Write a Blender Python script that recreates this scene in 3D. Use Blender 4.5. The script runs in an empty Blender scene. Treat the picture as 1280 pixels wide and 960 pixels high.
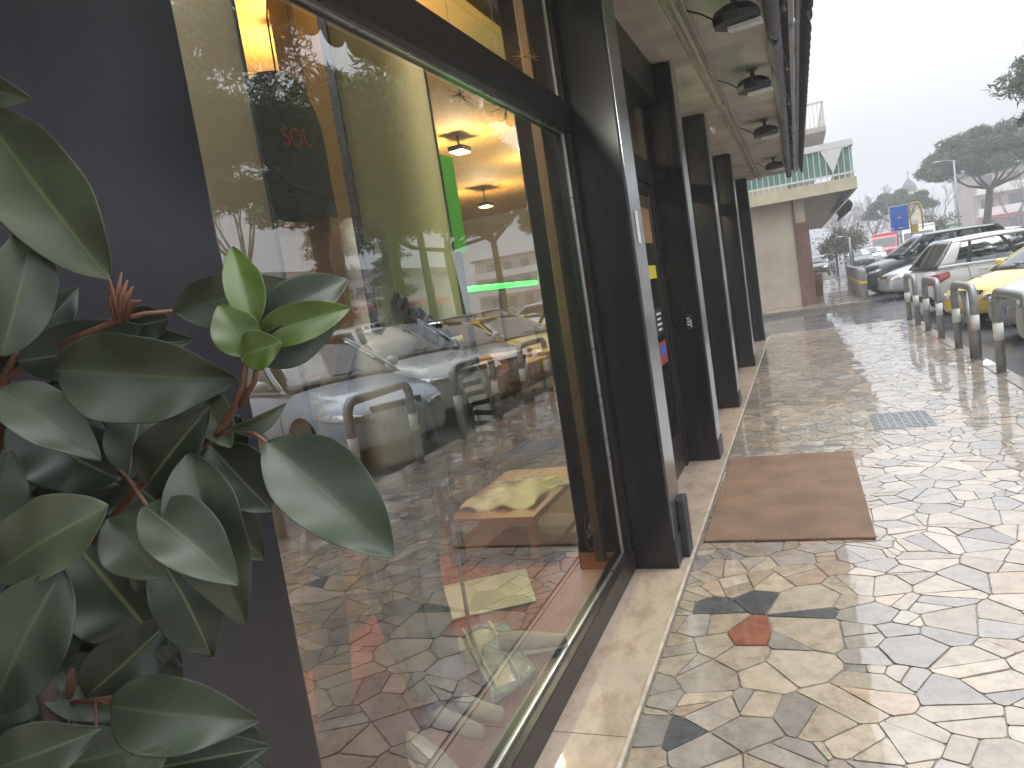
import bpy, bmesh, math, random
from mathutils import Vector, Matrix, noise as mnoise
R = math.radians
SC = bpy.context.scene
COL = SC.collection
rnd = random.Random(7)

# ---------------------------------------------------------------- camera
EYE = Vector((0.0, 0.0, 1.55))
FOC = 920.0
AX = Vector((0.92144, -0.10220, -0.37486)); AY = Vector((0.35726, -0.16009, 0.92017)); AU = Vector((-0.15422, -0.98180, -0.11093))
AX.normalize(); AY = (AY - AX * AY.dot(AX)).normalized(); AU = AU - AX * AU.dot(AX) - AY * AU.dot(AY); AU.normalize()
cam_d = bpy.data.cameras.new('camera'); cam = bpy.data.objects.new('camera', cam_d); COL.objects.link(cam)
cam_d.sensor_width = 36.0; cam_d.lens = FOC / 1280.0 * 36.0; cam_d.clip_start = 0.02; cam_d.clip_end = 2000
rt = Vector((AX[0], AY[0], AU[0])); up = -Vector((AX[1], AY[1], AU[1])); bk = -Vector((AX[2], AY[2], AU[2]))
M = Matrix(((rt[0], up[0], bk[0], EYE[0]), (rt[1], up[1], bk[1], EYE[1]), (rt[2], up[2], bk[2], EYE[2]), (0, 0, 0, 1)))
cam.matrix_world = M
SC.camera = cam
def at(px, py, depth):
    """the place in the world measured in the photo at pixel (px, py), DEPTH metres from the camera"""
    return EYE + rt * ((px - 640) / FOC * depth) - up * ((py - 480) / FOC * depth) - bk * depth

# ---------------------------------------------------------------- mesh collector
class MB:
    def __init__(s): s.v = []; s.f = []; s.m = []; s.uv = {}
    def face(s, pts, mi=0, uv=None):
        b = len(s.v); s.v += [tuple(p) for p in pts]
        s.f.append(tuple(range(b, b + len(pts)))); s.m.append(mi)
        if uv: s.uv[len(s.f) - 1] = uv
    def box(s, x0, x1, y0, y1, z0, z1, mi=0):
        b = len(s.v)
        s.v += [(x, y, z) for z in (z0, z1) for y in (y0, y1) for x in (x0, x1)]
        for q in ((0, 2, 3, 1), (4, 5, 7, 6), (0, 1, 5, 4), (2, 6, 7, 3), (0, 4, 6, 2), (1, 3, 7, 5)):
            s.f.append(tuple(b + i for i in q)); s.m.append(mi)
    def obox(s, c, u, v, w, mi=0):
        c, u, v, w = Vector(c), Vector(u), Vector(v), Vector(w)
        b = len(s.v)
        s.v += [tuple(c + u * i + v * j + w * k) for k in (-1, 1) for j in (-1, 1) for i in (-1, 1)]
        for q in ((0, 2, 3, 1), (4, 5, 7, 6), (0, 1, 5, 4), (2, 6, 7, 3), (0, 4, 6, 2), (1, 3, 7, 5)):
            s.f.append(tuple(b + i for i in q)); s.m.append(mi)
    def tube(s, path, r, n=8, mi=0, caps=True):
        path = [Vector(p) for p in path]
        rs = r if isinstance(r, (list, tuple)) else [r] * len(path)
        b = len(s.v); prev = None
        for i, p in enumerate(path):
            d = (path[min(i + 1, len(path) - 1)] - path[max(i - 1, 0)])
            d = d.normalized() if d.length > 1e-9 else Vector((0, 0, 1))
            if prev is None:
                a = Vector((0, 0, 1)) if abs(d.z) < .9 else Vector((1, 0, 0))
                e = d.cross(a).normalized()
            else:
                e = prev - d * prev.dot(d)
                e = e.normalized() if e.length > 1e-6 else d.cross(Vector((0.3, 0.5, 0.8))).normalized()
            prev = e; g = d.cross(e)
            for k in range(n):
                t = 2 * math.pi * k / n
                s.v.append(tuple(p + (e * math.cos(t) + g * math.sin(t)) * rs[i]))
        for i in range(len(path) - 1):
            for k in range(n):
                s.f.append((b + i * n + k, b + i * n + (k + 1) % n, b + (i + 1) * n + (k + 1) % n, b + (i + 1) * n + k)); s.m.append(mi)
        if caps:
            s.f.append(tuple(b + k for k in reversed(range(n)))); s.m.append(mi)
            e0 = b + (len(path) - 1) * n
            s.f.append(tuple(e0 + k for k in range(n))); s.m.append(mi)
    def grid(s, fn, nu, nv, mi=0, uv=False):
        b = len(s.v)
        for j in range(nv + 1):
            for i in range(nu + 1): s.v.append(tuple(fn(i / nu, j / nv)))
        for j in range(nv):
            for i in range(nu):
                q = b + j * (nu + 1) + i
                s.f.append((q, q + 1, q + nu + 2, q + nu + 1)); s.m.append(mi)
                if uv: s.uv[len(s.f) - 1] = [(i / nu, j / nv), ((i + 1) / nu, j / nv), ((i + 1) / nu, (j + 1) / nv), (i / nu, (j + 1) / nv)]
    def ball(s, c, rx, ry=None, rz=None, nu=14, nv=9, mi=0, rot=None):
        ry = rx if ry is None else ry; rz = rx if rz is None else rz
        c = Vector(c)
        def fn(u, v):
            t = 2 * math.pi * u; p = math.pi * (v - .5)
            q = Vector((rx * math.cos(p) * math.cos(t), ry * math.cos(p) * math.sin(t), rz * math.sin(p)))
            return c + (rot @ q if rot else q)
        s.grid(fn, nu, nv, mi)
    def lathe(s, prof, c=(0, 0, 0), axis='Z', n=24, mi=0):
        c = Vector(c)
        def fn(u, v):
            k = v * (len(prof) - 1); i = min(int(k + 1e-6), len(prof) - 1)
            r, h = prof[i]; t = 2 * math.pi * u
            if axis == 'Z': return c + Vector((r * math.cos(t), r * math.sin(t), h))
            if axis == 'Y': return c + Vector((r * math.cos(t), h, -r * math.sin(t)))
            return c + Vector((h, r * math.cos(t), r * math.sin(t)))
        s.grid(fn, n, len(prof) - 1, mi)
    def build(s, name, mats, parent=None, smooth=False, bevel=0, subsurf=0, merge=False):
        me = bpy.data.meshes.new(name)
        me.from_pydata(s.v, [], s.f)
        if not isinstance(mats, (list, tuple)): mats = [mats]
        for m in mats: me.materials.append(m)
        me.polygons.foreach_set('material_index', s.m)
        if s.uv:
            ul = me.uv_layers.new(name='UV')
            for fi, uv in s.uv.items():
                for k, li in enumerate(me.polygons[fi].loop_indices): ul.data[li].uv = uv[k]
        if merge:
            bm = bmesh.new(); bm.from_mesh(me); bmesh.ops.remove_doubles(bm, verts=bm.verts, dist=1e-5)
            bmesh.ops.recalc_face_normals(bm, faces=bm.faces); bm.to_mesh(me); bm.free()
        if smooth: me.polygons.foreach_set('use_smooth', [True] * len(me.polygons))
        me.update()
        o = bpy.data.objects.new(name, me); COL.objects.link(o)
        if parent: o.parent = parent
        if bevel:
            md = o.modifiers.new('bevel', 'BEVEL'); md.width = bevel; md.segments = 2; md.limit_method = 'ANGLE'
        if subsurf:
            md = o.modifiers.new('sub', 'SUBSURF'); md.levels = subsurf; md.render_levels = subsurf
        return o

def empty(name, loc=(0, 0, 0), rz=0.0):
    o = bpy.data.objects.new(name, None); COL.objects.link(o)
    o.location = loc; o.rotation_euler = (0, 0, rz); o.empty_display_size = .1
    return o
def tag(o, label=None, cat=None, group=None, kind=None):
    if label: o['label'] = label
    if cat: o['category'] = cat
    if group: o['group'] = group
    if kind: o['kind'] = kind
    return o
def children(o): return [c for c in list(COL.objects) if c.parent == o]
def copy_tree(o, parent=None):
    c = o.copy(); COL.objects.link(c)
    if parent: c.parent = parent
    for ch in children(o): copy_tree(ch, c)
    return c
def text_mesh(body, size, name, material, parent=None, extrude=.002):
    cu = bpy.data.curves.new(name, 'FONT'); cu.body = body; cu.size = size; cu.extrude = extrude
    cu.align_x = 'CENTER'; cu.align_y = 'CENTER'
    t = bpy.data.objects.new(name, cu); COL.objects.link(t)
    bpy.context.view_layer.update()
    me = bpy.data.meshes.new_from_object(t.evaluated_get(bpy.context.evaluated_depsgraph_get()))
    bpy.data.objects.remove(t); bpy.data.curves.remove(cu)
    me.materials.clear(); me.materials.append(material)
    o = bpy.data.objects.new(name, me); COL.objects.link(o)
    if parent: o.parent = parent
    return o
# text facing +X (read from the street): local x -> +Y, local y -> +Z
FACE_X = Matrix(((0, 0, 1, 0), (1, 0, 0, 0), (0, 1, 0, 0), (0, 0, 0, 1)))

# ---------------------------------------------------------------- materials
def new_mat(name):
    m = bpy.data.materials.new(name); m.use_nodes = True
    nt = m.node_tree; p = nt.nodes['Principled BSDF']
    return m, nt, p
def ramp(nt, fac, stops):
    r = nt.nodes.new('ShaderNodeValToRGB')
    while len(r.color_ramp.elements) < len(stops): r.color_ramp.elements.new(.5)
    for e, (pos, c) in zip(r.color_ramp.elements, stops):
        e.position = pos; e.color = (*c, 1) if len(c) == 3 else c
    nt.links.new(fac, r.inputs['Fac']); return r.outputs['Color']
def tex_noise(nt, scale, detail=4, coord='Object', stretch=None, rough=.5):
    tc = nt.nodes.new('ShaderNodeTexCoord'); n = nt.nodes.new('ShaderNodeTexNoise')
    n.inputs['Scale'].default_value = scale; n.inputs['Detail'].default_value = detail; n.inputs['Roughness'].default_value = rough
    src = tc.outputs[coord]
    if stretch:
        mp = nt.nodes.new('ShaderNodeMapping'); mp.inputs['Scale'].default_value = stretch
        nt.links.new(src, mp.inputs['Vector']); src = mp.outputs['Vector']
    nt.links.new(src, n.inputs['Vector'])
    return n.outputs['Fac']
def bump(nt, p, h, strength=.3, dist=.01):
    b = nt.nodes.new('ShaderNodeBump'); b.inputs['Strength'].default_value = strength; b.inputs['Distance'].default_value = dist
    nt.links.new(h, b.inputs['Height']); nt.links.new(b.outputs['Normal'], p.inputs['Normal']); return b
def dk(c, k): return tuple(min(1, x * k) for x in c)
def pm(name, col, rough=.5, metal=0.0, var=.2, scale=12, bmp=0.0, coat=0.0, spec=.5, stretch=None, rvar=.1):
    m, nt, p = new_mat(name)
    f = tex_noise(nt, scale, 5, stretch=stretch)
    nt.links.new(ramp(nt, f, [(.3, dk(col, 1 - var)), (.7, dk(col, 1 + var))]), p.inputs['Base Color'])
    r = nt.nodes.new('ShaderNodeMapRange'); r.inputs['To Min'].default_value = max(0, rough - rvar); r.inputs['To Max'].default_value = min(1, rough + rvar)
    nt.links.new(f, r.inputs['Value']); nt.links.new(r.outputs['Result'], p.inputs['Roughness'])
    p.inputs['Metallic'].default_value = metal; p.inputs['Specular IOR Level'].default_value = spec
    p.inputs['Coat Weight'].default_value = coat; p.inputs['Coat Roughness'].default_value = .04
    if bmp: bump(nt, p, f, bmp, .01)
    return m
def emit(name, col, strength):
    m, nt, p = new_mat(name)
    p.inputs['Base Color'].default_value = (*col, 1); p.inputs['Emission Color'].default_value = (*col, 1); p.inputs['Emission Strength'].default_value = strength
    return m
MAT = {}
MAT['pier'] = pm('dark navy metal cladding', (.015, .0135, .0185), .24, .1, .35, 5, .05, rvar=.12, spec=.4, stretch=(1, 1, .06), coat=.3)
MAT['pier'].node_tree.nodes['Principled BSDF'].inputs['Coat Roughness'].default_value = .16
MAT['pierface'] = MAT['pier']
MAT['frame'] = pm('dark brown window frame', (.022, .016, .016), .35, .2, .2, 9)
MAT['bead'] = pm('brushed aluminium bead', (.55, .55, .55), .3, .9, .1, 20)
MAT['steel'] = pm('grey reflective steel', (.42, .44, .45), .22, .9, .12, 6, rvar=.08)
MAT['soffit'] = pm('stained concrete soffit', (.57, .51, .46), .8, 0, .28, 2.2, .15, rvar=.05)
MAT['soffit2'] = pm('grey painted soffit panel', (.53, .50, .475), .75, 0, .24, 3, .1)
MAT['cream'] = pm('stained cream render', (.50, .43, .34), .8, 0, .14, 1.6, .1)
MAT['greycloth'] = pm('grey awning canvas', (.20, .20, .235), .8, 0, .18, 5, .1)
MAT['greymetal'] = pm('weathered grey metal', (.32, .33, .35), .45, .5, .15, 14)
MAT['darkmetal'] = pm('dark grey metal', (.05, .05, .06), .45, .4, .2, 14)
MAT['black'] = pm('black plastic', (.02, .02, .022), .45, 0, .2, 14)
MAT['white'] = pm('white paint', (.75, .75, .74), .5, 0, .06, 8)
MAT['lens'] = pm('frosted white lamp glass', (.8, .82, .82), .25, 0, .1, 30)
MAT['panel'] = pm('cream translucent display panel', (.76, .72, .60), .6, 0, .08, 2)
_nt = MAT['panel'].node_tree; _tl = _nt.nodes.new('ShaderNodeBsdfTranslucent'); _tl.inputs['Color'].default_value = (.92, .89, .76, 1); _mx = _nt.nodes.new('ShaderNodeMixShader'); _mx.inputs['Fac'].default_value = .6
_nt.links.new(_nt.nodes['Principled BSDF'].outputs['BSDF'], _mx.inputs[1]); _nt.links.new(_tl.outputs['BSDF'], _mx.inputs[2]); _nt.links.new(_mx.outputs['Shader'], _nt.nodes['Material Output'].inputs['Surface'])
MAT['tan'] = pm('tan painted post', (.50, .34, .18), .6, 0, .1, 3)
MAT['redcarpet'] = pm('red display carpet', (.30, .09, .075), .9, 0, .2, 40, .3)
MAT['wood'] = pm('orange brown wood', (.34, .16, .065), .5, 0, .25, 8, .1, stretch=(1, 8, 1))
MAT['card'] = pm('brown cardboard', (.36, .20, .10), .8, 0, .12, 15)
MAT['shopwall'] = pm('warm beige shop wall', (.36, .30, .18), .8, 0, .15, 2)
MAT['shopceil'] = pm('shop ceiling with lamp glow in its colour', (.64, .34, .065), .8, 0, .12, 1.5)  # orange glow of the lamps is painted into the ceiling colour
MAT['shopfloor'] = pm('dark shop floor', (.12, .085, .06), .35, 0, .2, 4)
MAT['mannequin'] = pm('matte white mannequin skin', (.72, .70, .63), .45, 0, .05, 6)
MAT['whitecloth'] = pm('off white cotton', (.70, .68, .60), .9, 0, .1, 14, .4)
MAT['darkcloth'] = pm('dark grey cloth', (.035, .037, .042), .9, 0, .2, 30, .3)
MAT['redcloth'] = pm('dark red cloth', (.30, .03, .03), .85, 0, .2, 20, .3)
MAT['yellowplastic'] = pm('yellow tag paper', (.75, .60, .04), .5, 0, .1, 20)
MAT['bark'] = pm('pine bark', (.085, .065, .052), .9, 0, .35, 6, .6, stretch=(1, 1, .3))
MAT['bare'] = pm('bare twig bark', (.16, .14, .135), .9, 0, .2, 3)
MAT['tyre'] = pm('black tyre rubber', (.02, .02, .02), .75, 0, .2, 20)
MAT['rim'] = pm('silver alloy', (.5, .5, .52), .3, .9, .1, 10)
MAT['chrome'] = pm('chrome', (.7, .7, .7), .1, 1, .05, 10, rvar=.03)
MAT['headlamp'] = pm('clear headlamp', (.55, .58, .6), .06, .6, .25, 25, coat=1)
MAT['taillamp'] = pm('red tail lamp', (.45, .015, .03), .1, 0, .2, 25, coat=1)
MAT['twig'] = pm('reddish brown twig', (.17, .080, .05), .6, 0, .25, 40)
MAT['redpaint'] = pm('red paint', (.55, .045, .05), .45, 0, .15, 3)
MAT['bluepaint'] = pm('blue sign panel', (.01, .13, .62), .45, 0, .08, 3)
MAT['greenpaint'] = pm('green glass panel', (.16, .30, .25), .3, 0, .15, 3)
MAT['yellowpaint'] = pm('yellow painted steel', (.65, .42, .03), .45, 0, .1, 6)
MAT['brownstone'] = pm('reddish brown column cladding', (.20, .105, .085), .5, 0, .2, 5)
MAT['roofdark'] = pm('dark slate roof', (.06, .06, .07), .7, 0, .2, 3)
MAT['paleblue'] = pm('clear blue packing film', (.50, .62, .74), .15, 0, .12, 20, coat=1)
MAT['greenled'] = emit('lit green strip lamp', (.05, 1.0, .10), 1.2)
MAT['greenpanel'] = emit('green panel with strip light as glow', (.14, .80, .05), .11)  # no lamp itself: emission stands for green LED light falling on the panel
MAT['warm'] = emit('lit warm spotlight lens', (1.0, .62, .18), 6)
MAT['warmwhite'] = emit('lit white spotlight lens', (1.0, .88, .62), 9)
MAT['redthread'] = pm('red embroidery thread', (.30, .04, .035), .7, 0, .1, 60)
MAT['coir'] = None

# shop window glass: outer face reflects by Fresnel, back face lets light through
def glass(name, ior, tint):
    m, nt, p = new_mat(name); nt.nodes.remove(p)
    out = nt.nodes['Material Output']
    tr = nt.nodes.new('ShaderNodeBsdfTransparent'); tr.inputs['Color'].default_value = (*tint, 1)
    gl = nt.nodes.new('ShaderNodeBsdfGlossy'); gl.inputs['Roughness'].default_value = 0.0; gl.inputs['Color'].default_value = (.97, .98, 1, 1)
    fr = nt.nodes.new('ShaderNodeFresnel'); fr.inputs['IOR'].default_value = ior
    mx = nt.nodes.new('ShaderNodeMixShader')
    nt.links.new(fr.outputs['Fac'], mx.inputs['Fac']); nt.links.new(tr.outputs['BSDF'], mx.inputs[1]); nt.links.new(gl.outputs['BSDF'], mx.inputs[2])
    b = nt.nodes.new('ShaderNodeBump'); b.inputs['Strength'].default_value = .035; b.inputs['Distance'].default_value = .01
    nt.links.new(tex_noise(nt, 1.6, 1), b.inputs['Height']); nt.links.new(b.outputs['Normal'], gl.inputs['Normal'])
    nt.links.new(mx.outputs['Shader'], out.inputs['Surface'])
    return m
MAT['glass'] = glass('coated shop window glass', 3.2, (.82, .84, .80))
def clear(name):
    m, nt, p = new_mat(name); nt.nodes.remove(p)
    tr = nt.nodes.new('ShaderNodeBsdfTransparent'); nt.links.new(tr.outputs['BSDF'], nt.nodes['Material Output'].inputs['Surface'])
    return m
MAT['glassback'] = clear('clear inner glass face')
MAT['carglass'] = glass('tinted car window glass', 2.0, (.50, .56, .55))
MAT['darkglass'] = pm('dark window glass', (.035, .045, .045), .03, 0, .1, 3, spec=.9, rvar=.02)

def wet(name, base_from, coat_lo, coat_hi, rough=.35, puddle_scale=.55, coat_ior=1.5):
    """wet stone: BASE_FROM gives the colour socket; a film of water of varying strength lies on it"""
    m, nt, p = new_mat(name)
    nt.links.new(base_from(nt), p.inputs['Base Color'])
    f = tex_noise(nt, puddle_scale, 3)
    fine = tex_noise(nt, 9, 4)
    r = nt.nodes.new('ShaderNodeMapRange'); r.inputs['From Min'].default_value = .38; r.inputs['From Max'].default_value = .62
    r.inputs['To Min'].default_value = coat_lo; r.inputs['To Max'].default_value = coat_hi
    nt.links.new(f, r.inputs['Value']); nt.links.new(r.outputs['Result'], p.inputs['Coat Weight'])
    q = nt.nodes.new('ShaderNodeMapRange'); q.inputs['To Min'].default_value = rough - .12; q.inputs['To Max'].default_value = rough + .15
    nt.links.new(fine, q.inputs['Value']); nt.links.new(q.outputs['Result'], p.inputs['Roughness'])
    p.inputs['Coat Roughness'].default_value = .03; p.inputs['Coat IOR'].default_value = coat_ior
    b = nt.nodes.new('ShaderNodeBump'); b.inputs['Strength'].default_value = .12; b.inputs['Distance'].default_value = .01
    nt.links.new(fine, b.inputs['Height']); nt.links.new(b.outputs['Normal'], p.inputs['Normal'])
    b2 = nt.nodes.new('ShaderNodeBump'); b2.inputs['Strength'].default_value = .03; b2.inputs['Distance'].default_value = .01
    nt.links.new(tex_noise(nt, 5, 2), b2.inputs['Height']); nt.links.new(b2.outputs['Normal'], p.inputs['Coat Normal'])
    return m
def stone_col(nt):
    a = nt.nodes.new('ShaderNodeAttribute'); a.attribute_name = 'stone'
    f = tex_noise(nt, 14, 8, rough=.65)
    v = tex_noise(nt, 5, 6, rough=.7)
    c = ramp(nt, f, [(.25, (.62, .60, .58)), (.5, (1, 1, 1)), (.75, (1.25, 1.22, 1.15))])
    mx = nt.nodes.new('ShaderNodeMix'); mx.data_type = 'RGBA'; mx.blend_type = 'MULTIPLY'; mx.inputs['Factor'].default_value = .85
    nt.links.new(a.outputs['Color'], mx.inputs['A']); nt.links.new(c, mx.inputs['B'])
    vein = ramp(nt, v, [(.47, (1, 1, 1)), (.5, (.78, .74, .70)), (.53, (1, 1, 1))])
    m2 = nt.nodes.new('ShaderNodeMix'); m2.data_type = 'RGBA'; m2.blend_type = 'MULTIPLY'; m2.inputs['Factor'].default_value = .8
    nt.links.new(mx.outputs['Result'], m2.inputs['A']); nt.links.new(vein, m2.inputs['B'])
    return m2.outputs['Result']
MAT['stone'] = wet('wet crazy paving stone', stone_col, .75, 1.0, .28, coat_ior=1.75)
MAT['mortar'] = wet('wet grey mortar', lambda nt: ramp(nt, tex_noise(nt, 25, 5), [(.3, (.16, .135, .115)), (.7, (.25, .212, .18))]), .4, .9, .5, coat_ior=1.5)
MAT['travertine'] = wet('polished travertine sill', lambda nt: ramp(nt, tex_noise(nt, 7, 9, rough=.7, stretch=(1, .5, 1)), [(.3, (.30, .215, .155)), (.47, (.43, .335, .26)), (.55, (.50, .41, .33)), (.75, (.35, .265, .20))]), .3, .7, .35)
MAT['asphalt'] = wet('wet asphalt', lambda nt: ramp(nt, tex_noise(nt, 60, 5), [(.35, (.035, .036, .04)), (.7, (.10, .10, .105))]), .1, 1.0, .5, .35)
MAT['kerb'] = wet('wet grey kerb stone', lambda nt: ramp(nt, tex_noise(nt, 9, 5), [(.3, (.20, .175, .14)), (.7, (.33, .29, .24))]), .2, .8, .4)
def coir_col(nt):
    f = tex_noise(nt, 140, 3); g = tex_noise(nt, 4, 4)
    a = ramp(nt, f, [(.3, (.155, .09, .055)), (.7, (.275, .17, .11))])
    b = ramp(nt, g, [(.35, (.8, .8, .8)), (.65, (1.15, 1.15, 1.15))])
    mx = nt.nodes.new('ShaderNodeMix'); mx.data_type = 'RGBA'; mx.blend_type = 'MULTIPLY'; mx.inputs['Factor'].default_value = 1
    nt.links.new(a, mx.inputs['A']); nt.links.new(b, mx.inputs['B']); return mx.outputs['Result']
def mk_coir():
    m, nt, p = new_mat('damp brown coir mat'); nt.links.new(coir_col(nt), p.inputs['Base Color']); p.inputs['Roughness'].default_value = .75
    bump(nt, p, tex_noise(nt, 160, 3), .6, .01); return m
MAT['coir'] = mk_coir()

def leaf_mat(name, base, young=False):
    m, nt, p = new_mat(name)
    uv = nt.nodes.new('ShaderNodeUVMap'); uv.uv_map = 'UV'
    sp = nt.nodes.new('ShaderNodeSeparateXYZ'); nt.links.new(uv.outputs['UV'], sp.inputs[0])
    d = nt.nodes.new('ShaderNodeMath'); d.operation = 'SUBTRACT'; d.inputs[1].default_value = .5; nt.links.new(sp.outputs['X'], d.inputs[0])
    a = nt.nodes.new('ShaderNodeMath'); a.operation = 'ABSOLUTE'; nt.links.new(d.outputs[0], a.inputs[0])
    # side veins: bands running obliquely from the midrib
    s1 = nt.nodes.new('ShaderNodeMath'); s1.operation = 'MULTIPLY_ADD'; s1.inputs[1].default_value = -1.3; nt.links.new(a.outputs[0], s1.inputs[0]); nt.links.new(sp.outputs['Y'], s1.inputs[2])
    s2 = nt.nodes.new('ShaderNodeMath'); s2.operation = 'MULTIPLY'; s2.inputs[1].default_value = 62; nt.links.new(s1.outputs[0], s2.inputs[0])
    s3 = nt.nodes.new('ShaderNodeMath'); s3.operation = 'SINE'; nt.links.new(s2.outputs[0], s3.inputs[0])
    veins = ramp(nt, s3.outputs[0], [(.0, (1, 1, 1)), (.80, (1, 1, 1)), (1.0, (1.14, 1.12, 1.08))])
    f = tex_noise(nt, 22, 4)
    body = ramp(nt, f, [(.3, dk(base, .72)), (.7, dk(base, 1.3))])
    mx = nt.nodes.new('ShaderNodeMix'); mx.data_type = 'RGBA'; mx.blend_type = 'MULTIPLY'; mx.inputs['Factor'].default_value = .6
    nt.links.new(body, mx.inputs['A']); nt.links.new(veins, mx.inputs['B'])
    rib = ramp(nt, a.outputs[0], [(.008, (1, 1, 1)), (.03, (0, 0, 0))])
    m2 = nt.nodes.new('ShaderNodeMix'); m2.data_type = 'RGBA'
    nt.links.new(rib, m2.inputs['Factor']); nt.links.new(mx.outputs['Result'], m2.inputs['A'])
    m2.inputs['B'].default_value = (.095, .115, .055, 1) if not young else (.11, .16, .035, 1)
    oi = nt.nodes.new('ShaderNodeObjectInfo'); rv = ramp(nt, oi.outputs['Random'], [(0, (.72, .76, .74)), (.5, (1, 1, 1)), (1, (1.3, 1.22, 1.02))])
    m3 = nt.nodes.new('ShaderNodeMix'); m3.data_type = 'RGBA'; m3.blend_type = 'MULTIPLY'; m3.inputs['Factor'].default_value = 1
    nt.links.new(m2.outputs['Result'], m3.inputs['A']); nt.links.new(rv, m3.inputs['B']); nt.links.new(m3.outputs['Result'], p.inputs['Base Color'])
    rr = nt.nodes.new('ShaderNodeMapRange'); rr.inputs['To Min'].default_value = .33; rr.inputs['To Max'].default_value = .54
    nt.links.new(f, rr.inputs['Value']); nt.links.new(rr.outputs['Result'], p.inputs['Roughness'])
    p.inputs['Specular IOR Level'].default_value = .55
    p.inputs['Subsurface Weight'].default_value = 0
    bump(nt, p, f, .12, .004)
    return m
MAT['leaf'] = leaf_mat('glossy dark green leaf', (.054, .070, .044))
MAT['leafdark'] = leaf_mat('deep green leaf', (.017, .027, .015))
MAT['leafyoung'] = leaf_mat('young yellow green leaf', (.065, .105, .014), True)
MAT['leafpale'] = leaf_mat('pale leaf underside', (.066, .082, .052))
def foliage(name, a, b):
    m, nt, p = new_mat(name)
    nt.links.new(ramp(nt, tex_noise(nt, .9, 4), [(.3, a), (.7, b)]), p.inputs['Base Color']); p.inputs['Roughness'].default_value = .8
    return m
MAT['pine'] = foliage('pine needles', (.026, .062, .020), (.070, .130, .040))
MAT['conifer'] = foliage('fir needles', (.014, .024, .016), (.035, .05, .03))
MAT['round'] = foliage('clipped olive leaves', (.07, .075, .035), (.14, .13, .06))
def paint(name, col, metal=.0):
    m, nt, p = new_mat(name)
    f = tex_noise(nt, 2.5, 5)
    nt.links.new(ramp(nt, f, [(.3, dk(col, .9)), (.7, dk(col, 1.05))]), p.inputs['Base Color'])
    p.inputs['Metallic'].default_value = metal; p.inputs['Roughness'].default_value = .35
    p.inputs['Coat Weight'].default_value = 1; p.inputs['Coat Roughness'].default_value = .05
    return m
MAT['stripe'] = None
def stripe_mat():
    m, nt, p = new_mat('black and white striped knit')
    uv = nt.nodes.new('ShaderNodeUVMap'); uv.uv_map = 'UV'
    sp = nt.nodes.new('ShaderNodeSeparateXYZ'); nt.links.new(uv.outputs['UV'], sp.inputs[0])
    k = nt.nodes.new('ShaderNodeMath'); k.operation = 'MULTIPLY'; k.inputs[1].default_value = 16; nt.links.new(sp.outputs['Y'], k.inputs[0])
    fr = nt.nodes.new('ShaderNodeMath'); fr.operation = 'FRACT'; nt.links.new(k.outputs[0], fr.inputs[0])
    r = ramp(nt, fr.outputs[0], [(.48, (.02, .02, .02)), (.52, (.72, .70, .64))]); nt.links.new(r, p.inputs['Base Color'])
    p.inputs['Roughness'].default_value = .9; bump(nt, p, tex_noise(nt, 120, 2), .3, .003); return m
MAT['stripe'] = stripe_mat()
# ================================================================ ground, pavement, road
GX = -1.03                                # plane of the shop windows
PF = -0.765                               # front of the piers
g = MB(); g.box(-150, 150, -100, 250, -1.2, -.13)
tag(g.build('road', MAT['asphalt']), kind='structure')
m_ = MB(); m_.box(-.70, 1.80, -6, 16.2, -.128, 0)
tag(m_.build('pavement_bed', MAT['mortar']), kind='structure')
k_ = MB()
yk = -6.0
while yk < 16.2:
    y2 = min(yk + rnd.uniform(.9, 1.1), 16.2); k_.box(1.806, 1.97, yk, y2 - .006, -.128, .008 + rnd.uniform(-.003, .003)); yk = y2
xk = -.70
while xk < 1.8:
    x2 = min(xk + 1.0, 1.8); k_.box(xk, x2 - .006, 16.206, 16.34, -.128, .006); xk = x2
tag(k_.build('kerb', MAT['kerb'], bevel=.012), kind='structure')

# crazy paving: weighted cells clipped against their neighbours
def clip(poly, n, c):
    out = []
    for i in range(len(poly)):
        a, b = poly[i], poly[(i + 1) % len(poly)]
        da, db = a[0] * n[0] + a[1] * n[1] - c, b[0] * n[0] + b[1] * n[1] - c
        if da <= 0: out.append(a)
        if (da < 0 < db) or (db < 0 < da):
            t = da / (da - db); out.append((a[0] + (b[0] - a[0]) * t, a[1] + (b[1] - a[1]) * t))
    return out
PAL = [((.43, .355, .28), 24), ((.48, .405, .33), 18), ((.37, .30, .235), 14), ((.36, .315, .28), 14), ((.29, .26, .24), 12), ((.44, .33, .245), 7), ((.36, .31, .27), 9), ((.24, .22, .21), 2)]
SPECIAL = [((-.32, 3.50), (.085, .09, .098)), ((-.59, 3.35), (.11, .115, .12)), ((-.05, 3.32), (.09, .095, .10)), ((-.37, 3.01), (.30, .115, .075)), ((-.54, 2.32), (.09, .095, .10)), ((-.36, 3.72), (.17, .16, .15)), ((.86, 3.6), (.09, .095, .13))]
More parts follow.
